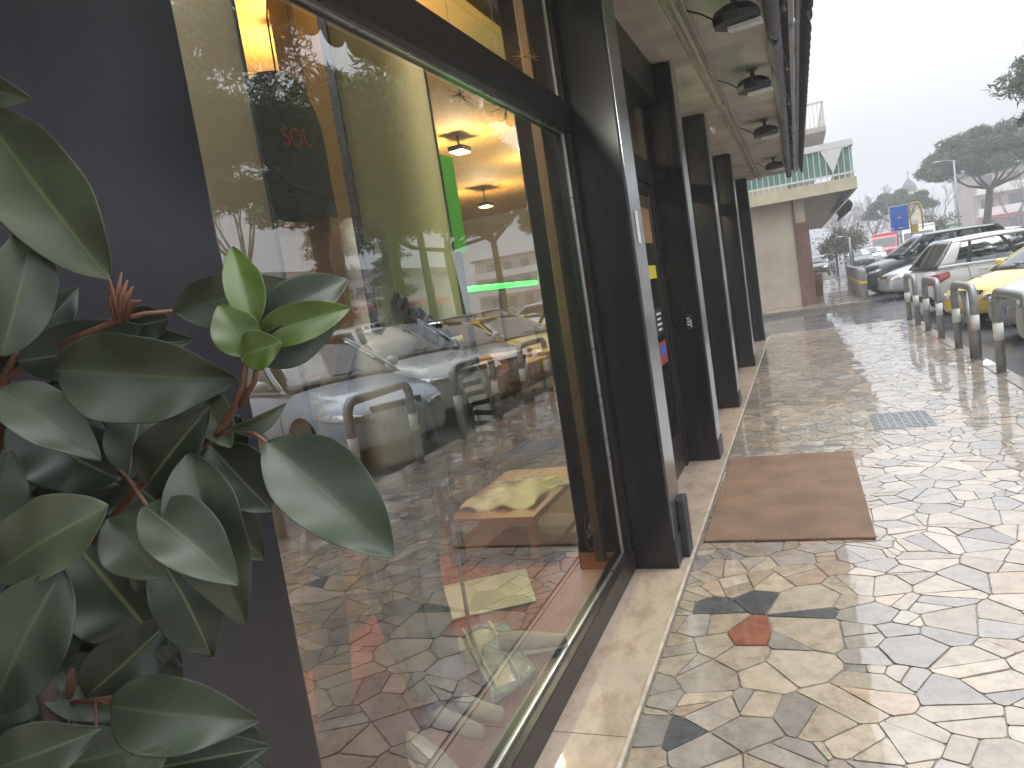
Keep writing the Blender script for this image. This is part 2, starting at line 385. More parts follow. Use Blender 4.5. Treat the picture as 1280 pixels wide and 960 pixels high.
def crazy(x0, x1, y0, y1, sp, seed, fixed=()):
    r = random.Random(seed); pts = [(p[0], p[1], -.006, c) for p, c in fixed]
    tries = 0; target = int((x1 - x0) * (y1 - y0) / (sp * sp)); cell = {}
    def key(x, y): return (int(x // sp), int(y // sp))
    for p in pts: cell.setdefault(key(p[0], p[1]), []).append(p)
    while len(pts) < target and tries < target * 40:
        tries += 1
        x, y = r.uniform(x0 - .05, x1 + .05), r.uniform(y0 - .05, y1 + .05); k = key(x, y)
        if any((q[0] - x) ** 2 + (q[1] - y) ** 2 < (sp * .62) ** 2 for i in (-1, 0, 1) for j in (-1, 0, 1) for q in cell.get((k[0] + i, k[1] + j), [])): continue
        t = r.random() * sum(w for _, w in PAL); acc = 0
        for c, w in PAL:
            acc += w
            if t <= acc: break
        p = (x, y, r.uniform(0, .016), dk(c, r.uniform(.85, 1.15))); pts.append(p); cell.setdefault(k, []).append(p)
    V, F, C = [], [], []
    for p in pts:
        poly = [(x0, y0), (x1, y0), (x1, y1), (x0, y1)]; k = key(p[0], p[1])
        near = [q for i in range(-3, 4) for j in range(-3, 4) for q in cell.get((k[0] + i, k[1] + j), []) if q is not p]
        near.sort(key=lambda q: (q[0] - p[0]) ** 2 + (q[1] - p[1]) ** 2)
        poly = [(p[0] - .5, p[1] - .5), (p[0] + .5, p[1] - .5), (p[0] + .5, p[1] + .5), (p[0] - .5, p[1] + .5)]
        for n, c in (((1, 0), x1), ((-1, 0), -x0), ((0, 1), y1), ((0, -1), -y0)): poly = clip(poly, n, c)
        for q in near[:26]:
            dx, dy = q[0] - p[0], q[1] - p[1]; L = math.hypot(dx, dy)
            if L < 1e-6: continue
            n = (dx / L, dy / L)
            off = L / 2 + (p[2] - q[2]) / (2 * L) - r.uniform(.001, .0036)
            poly = clip(poly, n, p[0] * n[0] + p[1] * n[1] + off)
            if len(poly) < 3: break
        if len(poly) < 3: continue
        # a mason's cut: many stones are split once more into angular pieces
        parts = [poly]
        if r.random() < .55 and p[2] >= -.001:
            cx = sum(q[0] for q in poly) / len(poly) + r.uniform(-.02, .02); cy = sum(q[1] for q in poly) / len(poly) + r.uniform(-.02, .02)
            a = r.uniform(0, math.pi); n = (math.cos(a), math.sin(a)); c0 = n[0] * cx + n[1] * cy; gp_ = r.uniform(.001, .003)
            parts = [q for q in (clip(poly, n, c0 - gp_), clip(poly, (-n[0], -n[1]), -c0 - gp_)) if len(q) >= 3]
        pcol = p[3]
        for pi, poly in enumerate(parts):
            if pi: 
                t = r.random() * sum(w for _, w in PAL); acc = 0
                for c, w in PAL:
                    acc += w
                    if t <= acc: break
                pcol = dk(c, r.uniform(.85, 1.15))
            # chip the corners and roughen the edges
            rough = []
            for i in range(len(poly)):
                a, b = poly[i], poly[(i + 1) % len(poly)]; L = math.hypot(b[0] - a[0], b[1] - a[1])
                if L < .012: rough.append(a); continue
                ch = min(.012, L * .2) * r.uniform(.4, 1)
                ux, uy = (b[0] - a[0]) / L, (b[1] - a[1]) / L
                rough.append((a[0] + ux * ch, a[1] + uy * ch))
                ns = int(L / .05)
                for s_ in range(1, ns):
                    t = s_ / ns; o = r.uniform(-.0022, .0012)
                    rough.append((a[0] + ux * L * t - uy * -o, a[1] + uy * L * t + ux * -o))
                rough.append((b[0] - ux * ch, b[1] - uy * ch))
            b0 = len(V); n = len(rough); z = .0055 + r.uniform(-.0012, .0015)
            cx = sum(q[0] for q in rough) / n; cy = sum(q[1] for q in rough) / n
            tx, ty = r.gauss(0, .006), r.gauss(0, .006)
            V += [(x, y, -.003) for x, y in rough]
            V += [(cx + (x - cx) * .985, cy + (y - cy) * .985, z + (x - cx) * tx + (y - cy) * ty) for x, y in rough]
            F.append(tuple(b0 + n + i for i in range(n))); C.append(pcol)
            for i in range(n): F.append((b0 + i, b0 + (i + 1) % n, b0 + n + (i + 1) % n, b0 + n + i)); C.append(dk(pcol, .8))
    return V, F, C
def stones(name, V, F, C):
    me = bpy.data.meshes.new(name); me.from_pydata(V, [], F); me.materials.append(MAT['stone'])
    at_ = me.color_attributes.new('stone', 'FLOAT_COLOR', 'CORNER')
    buf = []
    for p in me.polygons: buf += [*C[p.index], 1.0] * p.loop_total
    at_.data.foreach_set('color', buf)
    o = bpy.data.objects.new(name, me); COL.objects.link(o); tag(o, kind='structure'); return o
stones('pavement', *crazy(-.685, 1.80, -2.5, 16.2, .165, 5, SPECIAL))
# far pavement beyond the driveway
f_ = MB(); f_.box(-8, 1.80, 23.4, 70, -.128, -.02); tag(f_.build('far_pavement_bed', MAT['kerb']), kind='structure')
stones('far_pavement', *[(lambda V, F, C: ([(x, y, z - .02) for x, y, z in V], F, C))(*crazy(-1.2, 1.78, 23.55, 40, .26, 9))][0])
# the far side walk across the car park that the trees stand on
f_ = MB(); f_.box(17.5, 149, -60, 140, -.128, -.03); tag(f_.build('opposite_pavement', MAT['kerb']), kind='structure')
# ================================================================ shop building
shop = empty('shop_building', (-1.0, 8.0, 0))
tag(shop, 'shop building with dark navy piers, large display windows and concrete soffit over the pavement', 'building')
def part(mb, name, mat, parent=shop, **k):
    o = mb.build(name, mat, parent, **k)
    if parent is shop: o.matrix_parent_inverse = shop_inv
    return o
bpy.context.view_layer.update()
shop_inv = shop.matrix_world.inverted()
SOF = 3.2
piers = [(-.9, .86), (3.79, 4.10), (6.09, 6.40), (8.38, 8.70), (11.68, 12.0), (15.42, 15.75)]
for i, (a, b) in enumerate(piers):
    p = MB(); p.box(-1.30, PF, a, b, 0.002, SOF - .004)
    o = part(p, 'pier', MAT['pier'], bevel=.006)
    if i == 0: o['label'] = 'wide dark navy pier behind the leafy shrub'
# steel strips on the front of each pier from the second on
for a, b in piers[1:]:
    p = MB(); p.box(PF + .001, PF + .006, a + .02, b - .012, .16, SOF - .03)
    part(p, 'steel_strip', MAT['steel'])
    p = MB(); p.box(PF + .001, PF + .012, a + .004, b - .004, .004, .156)
    part(p, 'plinth', MAT['darkmetal'])
s_ = MB(); yy = -6.0
while yy < 15.9:
    y2 = {0: 2.30}.get(0) if yy < 2.30 <= yy + 1.75 else min(yy + 1.72, 15.9)
    s_.box(-1.30, -.715, yy, y2 - .004, -.1, .0015); yy = y2
part(s_, 'threshold', MAT['travertine'])
s_ = MB(); s_.box(-.713, -.699, -6, 16.2, -.1, .005)
part(s_, 'threshold_edge', pm('pale stone edging strip', (.55, .47, .40), .4))
# display window between the wide pier and the first slim one
def window(y0, y1, zb=.12, zt=2.345, ztop=SOF - .05, pane=True):
    f = MB()
    f.box(-1.085, -.985, y0, y1, .004, zb); f.box(-1.075, -.99, y0, y1, zt, zt + .15); f.box(-1.075, -.99, y0, y1, ztop, SOF - .005)
    for (a, b) in ((y0, y0 + .05), (y1 - .07, y1)):
        f.box(-1.07, -.995, a, b, zb, zt); f.box(-1.07, -.995, a, b, zt + .15, ztop)
    w = part(f, 'window_frame', MAT['frame'], bevel=.004)
    bd = MB(); e = .012
    for (z0, z1) in ((zb, zt), (zt + .15, ztop)):
        bd.box(GX, GX + .008, y0 + .05, y1 - .07, z0, z0 + e); bd.box(GX, GX + .008, y0 + .05, y1 - .07, z1 - e, z1)
        bd.box(GX, GX + .008, y1 - .07 - e, y1 - .07, z0 + e, z1 - e); bd.box(GX, GX + .008, y0 + .05, y0 + .05 + e, z0 + e, z1 - e)
    bd.build('glazing_bead', MAT['bead'], w)
    if pane:
        for (z0, z1) in ((zb, zt), (zt + .15, ztop)):
            gmb = MB(); gmb.box(GX - .008, GX, y0 + .05, y1 - .07, z0, z1, 1); gmb.m[-1] = 0
            gmb.build('window_pane', [MAT['glass'], MAT['glassback']], w)
    return w
window(.86, 3.79)
window(6.40, 8.38); window(8.70, 11.68); window(12.0, 15.42)
# shop door in the bay between the first two slim piers
dr = MB(); dr.box(-1.06, -1.0, 4.10, 4.22, .004, 2.9); dr.box(-1.06, -1.0, 5.95, 6.09, .004, 2.9); dr.box(-1.06, -1.0, 4.22, 5.95, 2.28, 2.46); dr.box(-1.06, -1.0, 4.22, 5.95, 2.86, 2.9)
door = part(dr, 'door_frame', MAT['frame'], bevel=.004)
hd = MB(); hd.box(-1.08, -.90, 4.10, 6.09, 2.905, SOF - .006); part(hd, 'door_header', MAT['frame'])
lf = MB()
for a, b in ((4.225, 5.08), (5.085, 5.945)):
    lf.box(-1.05, -1.01, a, a + .07, .02, 2.27); lf.box(-1.05, -1.01, b - .07, b, .02, 2.27)
    lf.box(-1.05, -1.01, a + .07, b - .07, .02, .30); lf.box(-1.05, -1.01, a + .07, b - .07, 2.19, 2.27)
leafo = part(lf, 'door', MAT['frame'], bevel=.003)
gm = MB()
for a, b in ((4.295, 5.01), (5.155, 5.875)): gm.box(-1.034, -1.026, a, b, .30, 2.19, 1); gm.m[-1] = 0
gm.box(-1.034, -1.026, 4.22, 5.95, 2.462, 2.858, 1); gm.m[-1] = 0
gm.build('door_pane', [MAT['glass'], MAT['glassback']], leafo)
hb = MB(); hb.tube([(-.985, 5.03, .9), (-.955, 5.03, .92), (-.955, 5.03, 1.3), (-.985, 5.03, 1.32)], .012, 8); hb.build('handle', MAT['steel'], leafo, smooth=True)
# ceiling over the pavement, upper storeys
sf = MB(); sf.box(-1.35, -.62, -6, 16.1, SOF, SOF + .2); part(sf, 'soffit', MAT['soffit'])
sf = MB()
y_ = -6.0
while y_ < 16.0: sf.box(-.605, .0, y_, min(y_ + 1.22, 16.1) - .008, SOF + .012, SOF + .2); y_ += 1.22
part(sf, 'soffit_panel', MAT['soffit2'])
sf = MB(); sf.box(-.62, -.605, -6, 16.1, SOF + .02, SOF + .2); sf.box(-.80, -.78, -6, 16.1, SOF - .012, SOF + .001); part(sf, 'soffit_joint', MAT['soffit'])
uw = MB(); uw.box(-9, .03, -6, 16.1, SOF + .22, 9.5); part(uw, 'upper_wall', MAT['cream'])
ed = MB(); ed.box(.002, .06, -6, 16.1, SOF - .03, SOF + .21); part(ed, 'soffit_edge', MAT['greymetal'])
# room behind the windows
ro = MB(); ro.box(-7, -1.32, .2, 15.6, -.1, .0); part(ro, 'shop_floor', MAT['shopfloor'])
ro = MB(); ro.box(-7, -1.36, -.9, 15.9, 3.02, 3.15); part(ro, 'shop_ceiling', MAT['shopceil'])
ro = MB(); ro.box(-7.1, -7, .1, 15.7, 0, 3.02); ro.box(-7, -1.305, .1, .2, 0, 3.02); ro.box(-7, -1.1, 11.74, 11.9, 0, 3.02); ro.box(-7, -1.3, 15.6, 15.75, 0, 3.02); part(ro, 'shop_wall', MAT['shopwall'])
en = MB(); en.box(-9, -1.31, 15.76, 16.1, 0, SOF + .22); en.box(-9, -7.11, .1, 15.76, 0, SOF + .2); en.box(-9, -1.31, -6, .09, 0, SOF + .2); part(en, 'end_wall', MAT['cream'])
# small things fixed to the facade
st = MB(); st.obox((-.7565, 3.93, 1.83), (.0012, 0, 0), (0, .035, 0), (0, 0, .085)); tag(st.build('sticker', MAT['white']), 'small white notice stuck on the steel strip of the pier by the door', 'sticker')
kp = MB(); kp.obox((-.86, 6.079, 1.16), (.022, 0, 0), (0, .009, 0), (0, 0, .06)); kpo = kp.build('entry_keypad', MAT['black'], bevel=.003)
tag(kpo, 'black entry keypad with white symbols on the pier beside the doormat', 'keypad')
kq = MB()
for zz in (1.19, 1.165, 1.14): kq.obox((-.866, 6.0685, zz), (.009, 0, 0), (0, .001, 0), (0, 0, .007))
kq.obox((-.846, 6.0685, 1.15), (.004, 0, 0), (0, .001, 0), (0, 0, .03)); kq.build('symbol', MAT['white'], kpo)
bx = MB(); bx.box(-.757, -.715, 3.95, 4.09, .005, .33); tag(bx.build('junction_box', MAT['darkmetal'], bevel=.006), 'low dark grey junction box at the foot of the pier by the doormat', 'utility box')
for (z, w, h, c, lab) in ((1.95, .16, .26, 'card', 'brown paper notice taped high on the shop door glass'), (1.60, .14, .10, 'yellowplastic', 'yellow sticker on the shop door glass below the brown notice'), (1.22, .15, .20, 'black', 'black poster with pale lettering on the shop door glass'), (.98, .15, .17, 'redcloth', 'red and blue poster low on the shop door glass')):
    q = MB(); q.obox((-1.0235, 5.66, z), (.0015, 0, 0), (0, w, 0), (0, 0, h / 2)); o = q.build('door_notice', MAT[c]); tag(o, lab, 'notice')
    if c == 'black':
        l = MB()
        for i in range(4): l.obox((-1.0212, 5.66, 1.28 - i * .04), (.0006, 0, 0), (0, .09 - .02 * (i % 2), 0), (0, 0, .008))
        l.build('lettering', MAT['white'], o)
    if c == 'redcloth':
        l = MB(); l.obox((-1.0212, 5.66, 1.00), (.0006, 0, 0), (0, .11, 0), (0, 0, .035)); l.build('picture', MAT['bluepaint'], o)
# conduit along the soffit
for (x, z, r_, lab) in ((-.545, SOF - .028, .020, 'pale conduit pipe running the length of the soffit beside a thinner twin'), (-.492, SOF - .016, .012, 'thin pale conduit running beside the thicker pipe under the soffit')):
    c = MB(); c.tube([(x, -6, z), (x, 16, z)], r_, 10); co = c.build('conduit_pipe', pm('pale grey conduit', (.42, .37, .32), .5), smooth=True); tag(co, lab, 'pipe')
    if r_ > .015:
        y_ = .7; cpm = pm('pale grey coupling', (.42, .37, .32), .5)
        while y_ < 16: c = MB(); c.tube([(x, y_, z), (x, y_ + .05, z)], r_ + .007, 10); c.build('coupling', cpm, co, smooth=True); y_ += 1.45
# floodlights under the soffit
def floodlight(lab, y):
    r0 = empty('floodlight', (-.20, y, SOF)); tag(r0, lab, 'floodlight', 'floodlights hanging under the soffit')
    b = MB(); b.tube([(0, 0, 0), (0, 0, -.07)], .02, 8); b.box(-.045, .045, -.035, .035, -.012, -.001); b.tube([(0, -.16, -.13), (0, -.16, -.06), (0, .16, -.06), (0, .16, -.13)], .009, 6); b.build('bracket', MAT['darkmetal'], r0)
    h = MB()
    h.lathe([(0, .065), (.09, .062), (.135, .04), (.155, 0), (.15, -.045), (.0, -.05)], (0, 0, -.135), 'Z', 9)
    for v in range(len(h.v)): x, yy2, z = h.v[v]; h.v[v] = (x * .95, yy2 * .95, z)
    h.build('housing', MAT['black'], r0, bevel=.006)
    l = MB(); l.obox((.05, .0, -.20), (.10, -.02, 0), (.006, .035, 0), (0, 0, .014)); l.build('lens', MAT['lens'], r0, bevel=.004)
    w = MB(); w.tube([(0, 0, -.10), (-.10, -.06, -.16), (-.2, -.05, -.08), (-.29, 0, -.02)], .006, 6); w.build('cable', MAT['black'], r0, smooth=True)
    return r0
for y, lab in ((5.05, 'black floodlight with white lens hanging above the doormat, closest to the camera'), (7.05, 'second black floodlight along the soffit, past the doormat'), (9.65, 'third black floodlight along the soffit, smaller in view'), (13.3, 'farthest black floodlight, at the end of the soffit by the balcony')): floodlight(lab, y)
pl = empty('wall_lamp', (PF, 8.5, 3.02)); tag(pl, 'small pale bullet lamp fixed near the top of the third slim pier', 'lamp')
b = MB(); b.tube([(0, 0, 0), (.05, 0, 0)], .016, 8); b.build('bracket', MAT['white'], pl); b = MB(); b.tube([(.06, -.09, .015), (.06, -.06, .01), (.06, .06, -.01), (.06, .07, -.012)], [.026, .032, .032, .02], 10); b.build('lamp_head', MAT['white'], pl, smooth=True)
# awnings folded against the building edge
def awning(y0, y1, lab):
    r0 = empty('folded_awning', (.06, (y0 + y1) / 2, SOF)); h = (y1 - y0) / 2; tag(r0, lab, 'awning', 'grey awnings folded along the soffit edge')
    c = MB(); c.tube([(.045, -h, .16), (.045, h, .16)], .058, 12); c.build('fabric_roll', MAT['greycloth'], r0, smooth=True)
    c = MB(); c.box(.05, .085, -h, h, -.03, .02); c.tube([(.11, -h, .005), (.11, h, .005)], .02, 8); c.build('front_bar', MAT['greymetal'], r0)
    v = MB(); n = int((y1 - y0) / .24)
    def fn(u, t):
        yv = -h + 2 * h * u; s = abs(math.sin(math.pi * n * u)); dpt = .17 + .075 * s
        return Vector((.135 + .055 * t + .012 * math.sin(u * n * 6.283), yv, .17 - dpt * t))
    v.grid(fn, n * 8, 4); vo = v.build('valance', MAT['greycloth'], r0, smooth=True)
    sd = vo.modifiers.new('thick', 'SOLIDIFY'); sd.thickness = .004
    for k in range(3):
        y = -h + (k + .5) * 2 * h / 3
        a = MB(); a.tube([(-.02, y, .1), (.03, y + .55, .03), (.09, y - .05, .0)], .022, 8); a.ball((.03, y + .55, .03), .04); a.ball((-.02, y, .1), .045); a.build('folding_arm', MAT['greymetal'], r0, smooth=True)
    b = MB(); b.grid(lambda u, t: Vector((-.10 + .10 * t, -h + 2 * h * u, -.035 - .05 * math.sin(math.pi * t) - .03 * abs(math.sin(u * 40 + t * 3)) - .02 * math.sin(u * 97))), int(2 * h * 10), 5); so = b.build('sagging_fabric', MAT['greycloth'], r0, smooth=True); md = so.modifiers.new('thick', 'SOLIDIFY'); md.thickness = .006
for y0, y1, lab in ((-4, .9, 'folded grey awning beside the leafy shrub, over the wide pier'), (1.0, 5.9, 'folded grey awning with scalloped valance over the display window'), (6.0, 10.9, 'folded grey awning with scalloped valance past the doormat'), (11.0, 16.05, 'folded grey awning at the end of the shop next to the balcony')): awning(y0, y1, lab)
# doormat and drain cover
dm = MB(); dm.box(-.665, .235, 4.16, 6.05, .008, .022); tag(dm.build('doormat', MAT['coir'], bevel=.005), 'large plain brown coir doormat lying before the shop door', 'doormat')
gr = MB(); gr.box(.46, .92, 6.76, 7.38, .004, .013); go = gr.build('drain_cover', MAT['greymetal'], bevel=.003); tag(go, 'square pale metal drain cover set in the wet paving', 'drain cover')
gs = MB()
for i in range(8):
    for j in range(11):
        gs.obox((.49 + i * .0572, 6.79 + j * .056, .0155), (.019, .006 * (1 if (i + j) % 2 else -1), 0), (-.003, .007, 0), (0, 0, .0025))
gs.build('stud_pattern', MAT['steel'], go)
# ================================================================ behind the glass
pf = MB(); pf.box(-2.15, -1.09, .22, 3.78, .002, .11); tag(pf.build('display_platform', MAT['redcarpet'], bevel=.01), 'low red carpeted platform behind the large display window', 'platform')
def hung_panel(x, y0, y1, z0, z1, lab, m='panel', th=.02):
    r0 = empty('room_divider', (x, (y0 + y1) / 2, z0)); tag(r0, lab, 'divider', 'tall cream dividers standing in the display window'); h = (y1 - y0) / 2
    b = MB(); b.box(-th, 0, -h, h, 0, z1 - z0); b.build('board', MAT[m], r0)
    e = MB(); e.box(-th - .004, .004, h + .001, h + .014, 0, z1 - z0); e.build('edge_strip', MAT['darkmetal'], r0)
    if m == 'panel':
        e = MB(); e.box(-th - .004, .004, -h - .014, -h - .001, 0, z1 - z0); e.build('edge_strip', MAT['darkmetal'], r0)
    return r0
hung_panel(-1.30, .95, 1.67, 1.02, 2.98, 'cream display panel nearest the wide navy pier')
hung_panel(-1.30, 2.12, 2.78, 1.52, 2.98, 'broad cream display panel in the middle of the window')
tp = MB(); tp.box(-1.95, -1.83, 2.74, 2.98, .112, 3.015); tag(tp.build('display_post', MAT['tan'], bevel=.004), 'tan painted post rising between the two cream panels', 'post')
gp = MB(); gp.box(-2.24, -2.2, 4.72, 4.95, 1.95, 2.62); gpo = gp.build('green_divider', MAT['greenpanel']); gp = MB(); gp.box(-2.23, -2.21, 4.80, 4.87, 0.002, 1.948); gp.build('leg', MAT['darkmetal'], gpo); tag(gpo, 'upright green panel deep in the shop, strip light on it put in as glow', 'divider')
wp = empty('white_plinth', (-1.70, 2.08, .112)); tag(wp, 'white display board leaning at the foot of the window by the wide pier', 'board')
b = MB(); b.obox((0, 0, .42), (.012, 0, .0), (0, .10, 0), (.05, 0, .42)); b.build('board', MAT['white'], wp)
# black garment bag with red letters
bag = empty('garment_bag', (-1.88, 2.62, 2.02)); tag(bag, 'black round topped bag with red lettering hanging in the window', 'bag')
b = MB()
def bagfn(u, v):
    a = 2 * math.pi * u; z = v * .60
    w = .245 * (1 if v < .55 else math.sqrt(max(0, 1 - ((v - .55) / .45) ** 2)))
    return Vector((.075 * math.cos(a) * (w / .245) ** .5, w * math.sin(a), z))
b.grid(bagfn, 28, 18); b.build('bag_body', MAT['darkcloth'], bag, smooth=True)
b = MB(); b.tube([(0, 0, .60), (0, .005, .80), (0, .10, 1.13)], .004, 5); b.build('hanging_cord', MAT['black'], bag)
t = text_mesh('SOL', .105, 'lettering', MAT['redthread'], bag, .003); t.matrix_local = Matrix.Translation((.082, -.06, .30)) @ Matrix.Rotation(R(6), 4, 'X') @ FACE_X
MAT['palecloth'] = pm('pale grey cloth', (.42, .42, .41), .9, 0, .1, 20, .3)
# mannequins: one continuous skinned body each
def skin_body(name, pts, edges, mat, parent, sub=2):
    me = bpy.data.meshes.new(name); me.from_pydata([p[0] for p in pts], edges, []); me.materials.append(mat)
    o = bpy.data.objects.new(name, me); COL.objects.link(o); o.parent = parent
    md = o.modifiers.new('skin', 'SKIN'); md.use_smooth_shade = True
    sv = me.skin_vertices[0].data
    for i, p in enumerate(pts): sv[i].radius = p[1] if isinstance(p[1], tuple) else (p[1], p[1]); sv[i].use_root = (i == 0)
    s2 = o.modifiers.new('sub', 'SUBSURF'); s2.levels = sub; s2.render_levels = sub
    return o
man = empty('mannequin', (-1.40, 2.20, .112)); tag(man, 'matte white egg headed mannequin with hanging hand and bare feet in the window', 'mannequin')
P_ = [((0, 0, .92), (.13, .10)), ((0, 0, 1.12), (.115, .09)), ((0, 0, 1.32), (.14, .09)), ((0, 0, 1.40), (.10, .07)), ((0, 0, 1.47), .048), ((0, 0, 1.56), .045),
      ((-.02, -.09, .88), .085), ((-.01, -.10, .48), .055), ((.06, -.11, .07), .034), ((.20, -.13, .028), (.036, .026)), ((.27, -.14, .02), (.030, .018)),
      ((-.02, .09, .88), .085), ((.02, .06, .48), .055), ((.10, -.30, .10), .034) , ((.24, -.345, .03), (.036, .026)), ((.31, -.36, .02), (.030, .018)),
      ((0, .18, 1.38), .05), ((.02, .25, 1.10), .038), ((.03, .24, .86), .026), ((.035, .245, .79), (.034, .016)), ((.04, .25, .73), (.030, .014)),
      ((0, -.18, 1.38), .05), ((-.06, -.24, 1.12), .038), ((-.02, -.22, .88), .026), ((0, -.22, .80), (.032, .016)), ((0, -.22, .72), (.022, .014))]
P_[12] = ((.02, .02, .48), .055); P_[13] = ((.10, -.02, .07), .034); P_[14] = ((.22, -.03, .028), (.036, .026)); P_[15] = ((.30, -.03, .02), (.030, .018))
E_ = [(0, 1), (1, 2), (2, 3), (3, 4), (4, 5), (0, 6), (6, 7), (7, 8), (8, 9), (9, 10), (0, 11), (11, 12), (12, 13), (13, 14), (14, 15), (3, 16), (16, 17), (17, 18), (18, 19), (19, 20), (3, 21), (21, 22), (22, 23), (23, 24), (24, 25)]
n0 = len(P_)
for k, (dy, L, dx) in enumerate(((-.024, .075, .0), (-.008, .088, .012), (.008, .083, .012), (.024, .066, .004))):   # fingers
    b0 = len(P_)
    P_ += [((.042 + dx * .3, .25 + dy, .715), .0095), ((.052 + dx, .252 + dy * 1.25, .715 - L * .55), .0085), ((.048 + dx, .254 + dy * 1.3, .715 - L), .0065)]
    E_ += [(20, b0), (b0, b0 + 1), (b0 + 1, b0 + 2)]
b0 = len(P_); P_ += [((.055, .215, .775), .0115), ((.075, .195, .745), .0095), ((.082, .187, .715), .007)]; E_ += [(19, b0), (b0, b0 + 1), (b0 + 1, b0 + 2)]
skin_body('body', P_, E_, MAT['mannequin'], man)
b = MB(); b.ball((.01, 0, 1.665), .095, .085, .135, 20, 14); b.build('head', MAT['mannequin'], man, smooth=True)
def sleeve(path, radii, n, name, mat, parent):
    path = [Vector(p) for p in path]
    def fn(u, v):
        k = v * (len(path) - 1); i = min(int(k), len(path) - 2); t = k - i
        c = path[i].lerp(path[i + 1], t); r_ = radii[i] * (1 - t) + radii[i + 1] * t
        d = (path[i + 1] - path[i]).normalized(); e = d.cross(Vector((0, .2, 1))).normalized() if abs(d.z) < .95 else d.cross(Vector((1, 0, 0))).normalized(); g_ = d.cross(e)
        a = 2 * math.pi * u; w = 1 + .07 * math.sin(3 * a + v * 9)
        return c + (e * math.cos(a) + g_ * math.sin(a)) * r_ * w
    mb = MB(); mb.grid(fn, 20, n, uv=True); o = mb.build(name, mat, parent, smooth=True); md = o.modifiers.new('thick', 'SOLIDIFY'); md.thickness = .004; return o
sleeve([(0, 0, .94), (.0, 0, 1.15), (0, 0, 1.36), (0, 0, 1.44)], [.155, .15, .165, .07], 18, 'top', MAT['whitecloth'], man)
sleeve([(0, .15, 1.40), (.02, .25, 1.10), (.03, .245, .90)], [.075, .058, .048], 12, 'sleeve', pm('pale grey knit', (.45, .45, .44), .9), man)
sleeve([(-.02, -.09, .93), (-.01, -.10, .48), (.05, -.11, .14)], [.11, .085, .06], 14, 'trouser_leg', MAT['palecloth'], man)
sleeve([(-.02, .07, .93), (.02, .02, .48), (.09, -.02, .14)], [.11, .085, .06], 14, 'trouser_leg', MAT['palecloth'], man)
sleeve([(.088, -.02, .15), (.098, -.022, .075)], [.05, .047], 4, 'sock', MAT['darkcloth'], man)
# garment stand with the off-white jacket and the striped scarf
gs_ = empty('garment_stand', (-1.45, 2.66, .112)); tag(gs_, 'slender white garment stand behind the mannequin hand', 'stand')
b = MB(); b.lathe([(0, 0), (.13, 0), (.13, .012), (.02, .025), (0, .025)], n=24); b.build('base', MAT['white'], gs_, smooth=True)
b = MB(); b.tube([(0, 0, .02), (0, 0, 1.38)], .009, 8); b.build('pole', MAT['white'], gs_, smooth=True)
b = MB(); b.tube([(0, -.20, 1.30), (0, -.1, 1.37), (0, 0, 1.39), (0, .1, 1.37), (0, .20, 1.30)], .012, 8); b.build('hanger', MAT['wood'], gs_, smooth=True)
jk = empty('cotton_jacket', (-1.45, 2.66, .95)); tag(jk, 'crumpled off white cotton jacket hanging on the slender stand', 'jacket')
def jfn(u, v):
    a = 2 * math.pi * u; z = .54 * (1 - v) ; w = .215 - .07 * (1 - v) ** 3 + .05 * v
    f = 1 + .10 * math.sin(5 * a + 2 * v) + .05 * math.sin(9 * a - 5 * v)
    return Vector((.10 * math.cos(a) * f, w * math.sin(a) * f, z + .03 * math.sin(3 * a) * v))
mb = MB(); mb.grid(jfn, 48, 16); o = mb.build('jacket_body', MAT['whitecloth'], jk, smooth=True); o.modifiers.new('thick', 'SOLIDIFY').thickness = .005
sleeve([(.02, .20, .46), (.09, .27, .22), (.10, .25, -.06)], [.07, .06, .05], 14, 'jacket_sleeve', MAT['whitecloth'], jk)
sleeve([(.02, -.20, .46), (.07, -.26, .22), (.08, -.22, -.03)], [.07, .06, .05], 14, 'jacket_sleeve', MAT['whitecloth'], jk)
# scarf: a long strip that runs from the panel down over the stand
sc_ = [at(490, 378, 2.52), at(520, 400, 2.66), at(560, 428, 2.84), at(590, 470, 2.95), at(603, 510, 2.95), at(608, 552, 2.92)]
mb = MB()
def scfn(u, v):
    k = v * 5; i = min(int(k), 4); t = k - i; c = sc_[i].lerp(sc_[i + 1], t)
    d = (sc_[min(i + 1, 5)] - sc_[i]).normalized(); e = d.cross(Vector((.85, -.5, 0))).normalized()
    return c + e * (u - .5) * .085 + Vector((.8, -.5, 0)) * (.012 * math.sin(u * 6 + v * 9))
mb.grid(scfn, 6, 50, uv=True); so = mb.build('striped_scarf', MAT['stripe'], None, smooth=True); so.modifiers.new('thick', 'SOLIDIFY').thickness = .008
tag(so, 'black and white striped knitted scarf draped beside the white jacket', 'scarf')
# things lying on the platform
pk = empty('packing_film', (-1.33, 2.56, .112)); pk.rotation_euler = (0, 0, R(0)); tag(pk, 'clear bluish plastic sleeve of printed sheets lying on the red platform', 'plastic sleeve')
c4 = [(-.22, .20), (-.06, .32), (.24, -.10), (.16, -.33)]
def q4(u, v, z): 
    a = Vector((*c4[0], z)).lerp(Vector((*c4[3], z)), u); b_ = Vector((*c4[1], z)).lerp(Vector((*c4[2], z)), u); return a.lerp(b_, v)
mb = MB(); mb.grid(lambda u, v: q4(u, v, .03 + .008 * math.sin(u * 9 + v * 5)), 10, 8); o = mb.build('film', MAT['paleblue'], pk, smooth=True); o.modifiers.new('thick', 'SOLIDIFY').thickness = .012
for v0, v1 in ((.02, .07), (.13, .18), (.62, .68)):
    mb = MB(); mb.grid(lambda u, v: q4(u, v0 + (v1 - v0) * v, .042 + .008 * math.sin(u * 9)), 10, 2); o = mb.build('white_band', MAT['white'], pk, smooth=True); o.modifiers.new('thick', 'SOLIDIFY').thickness = .004
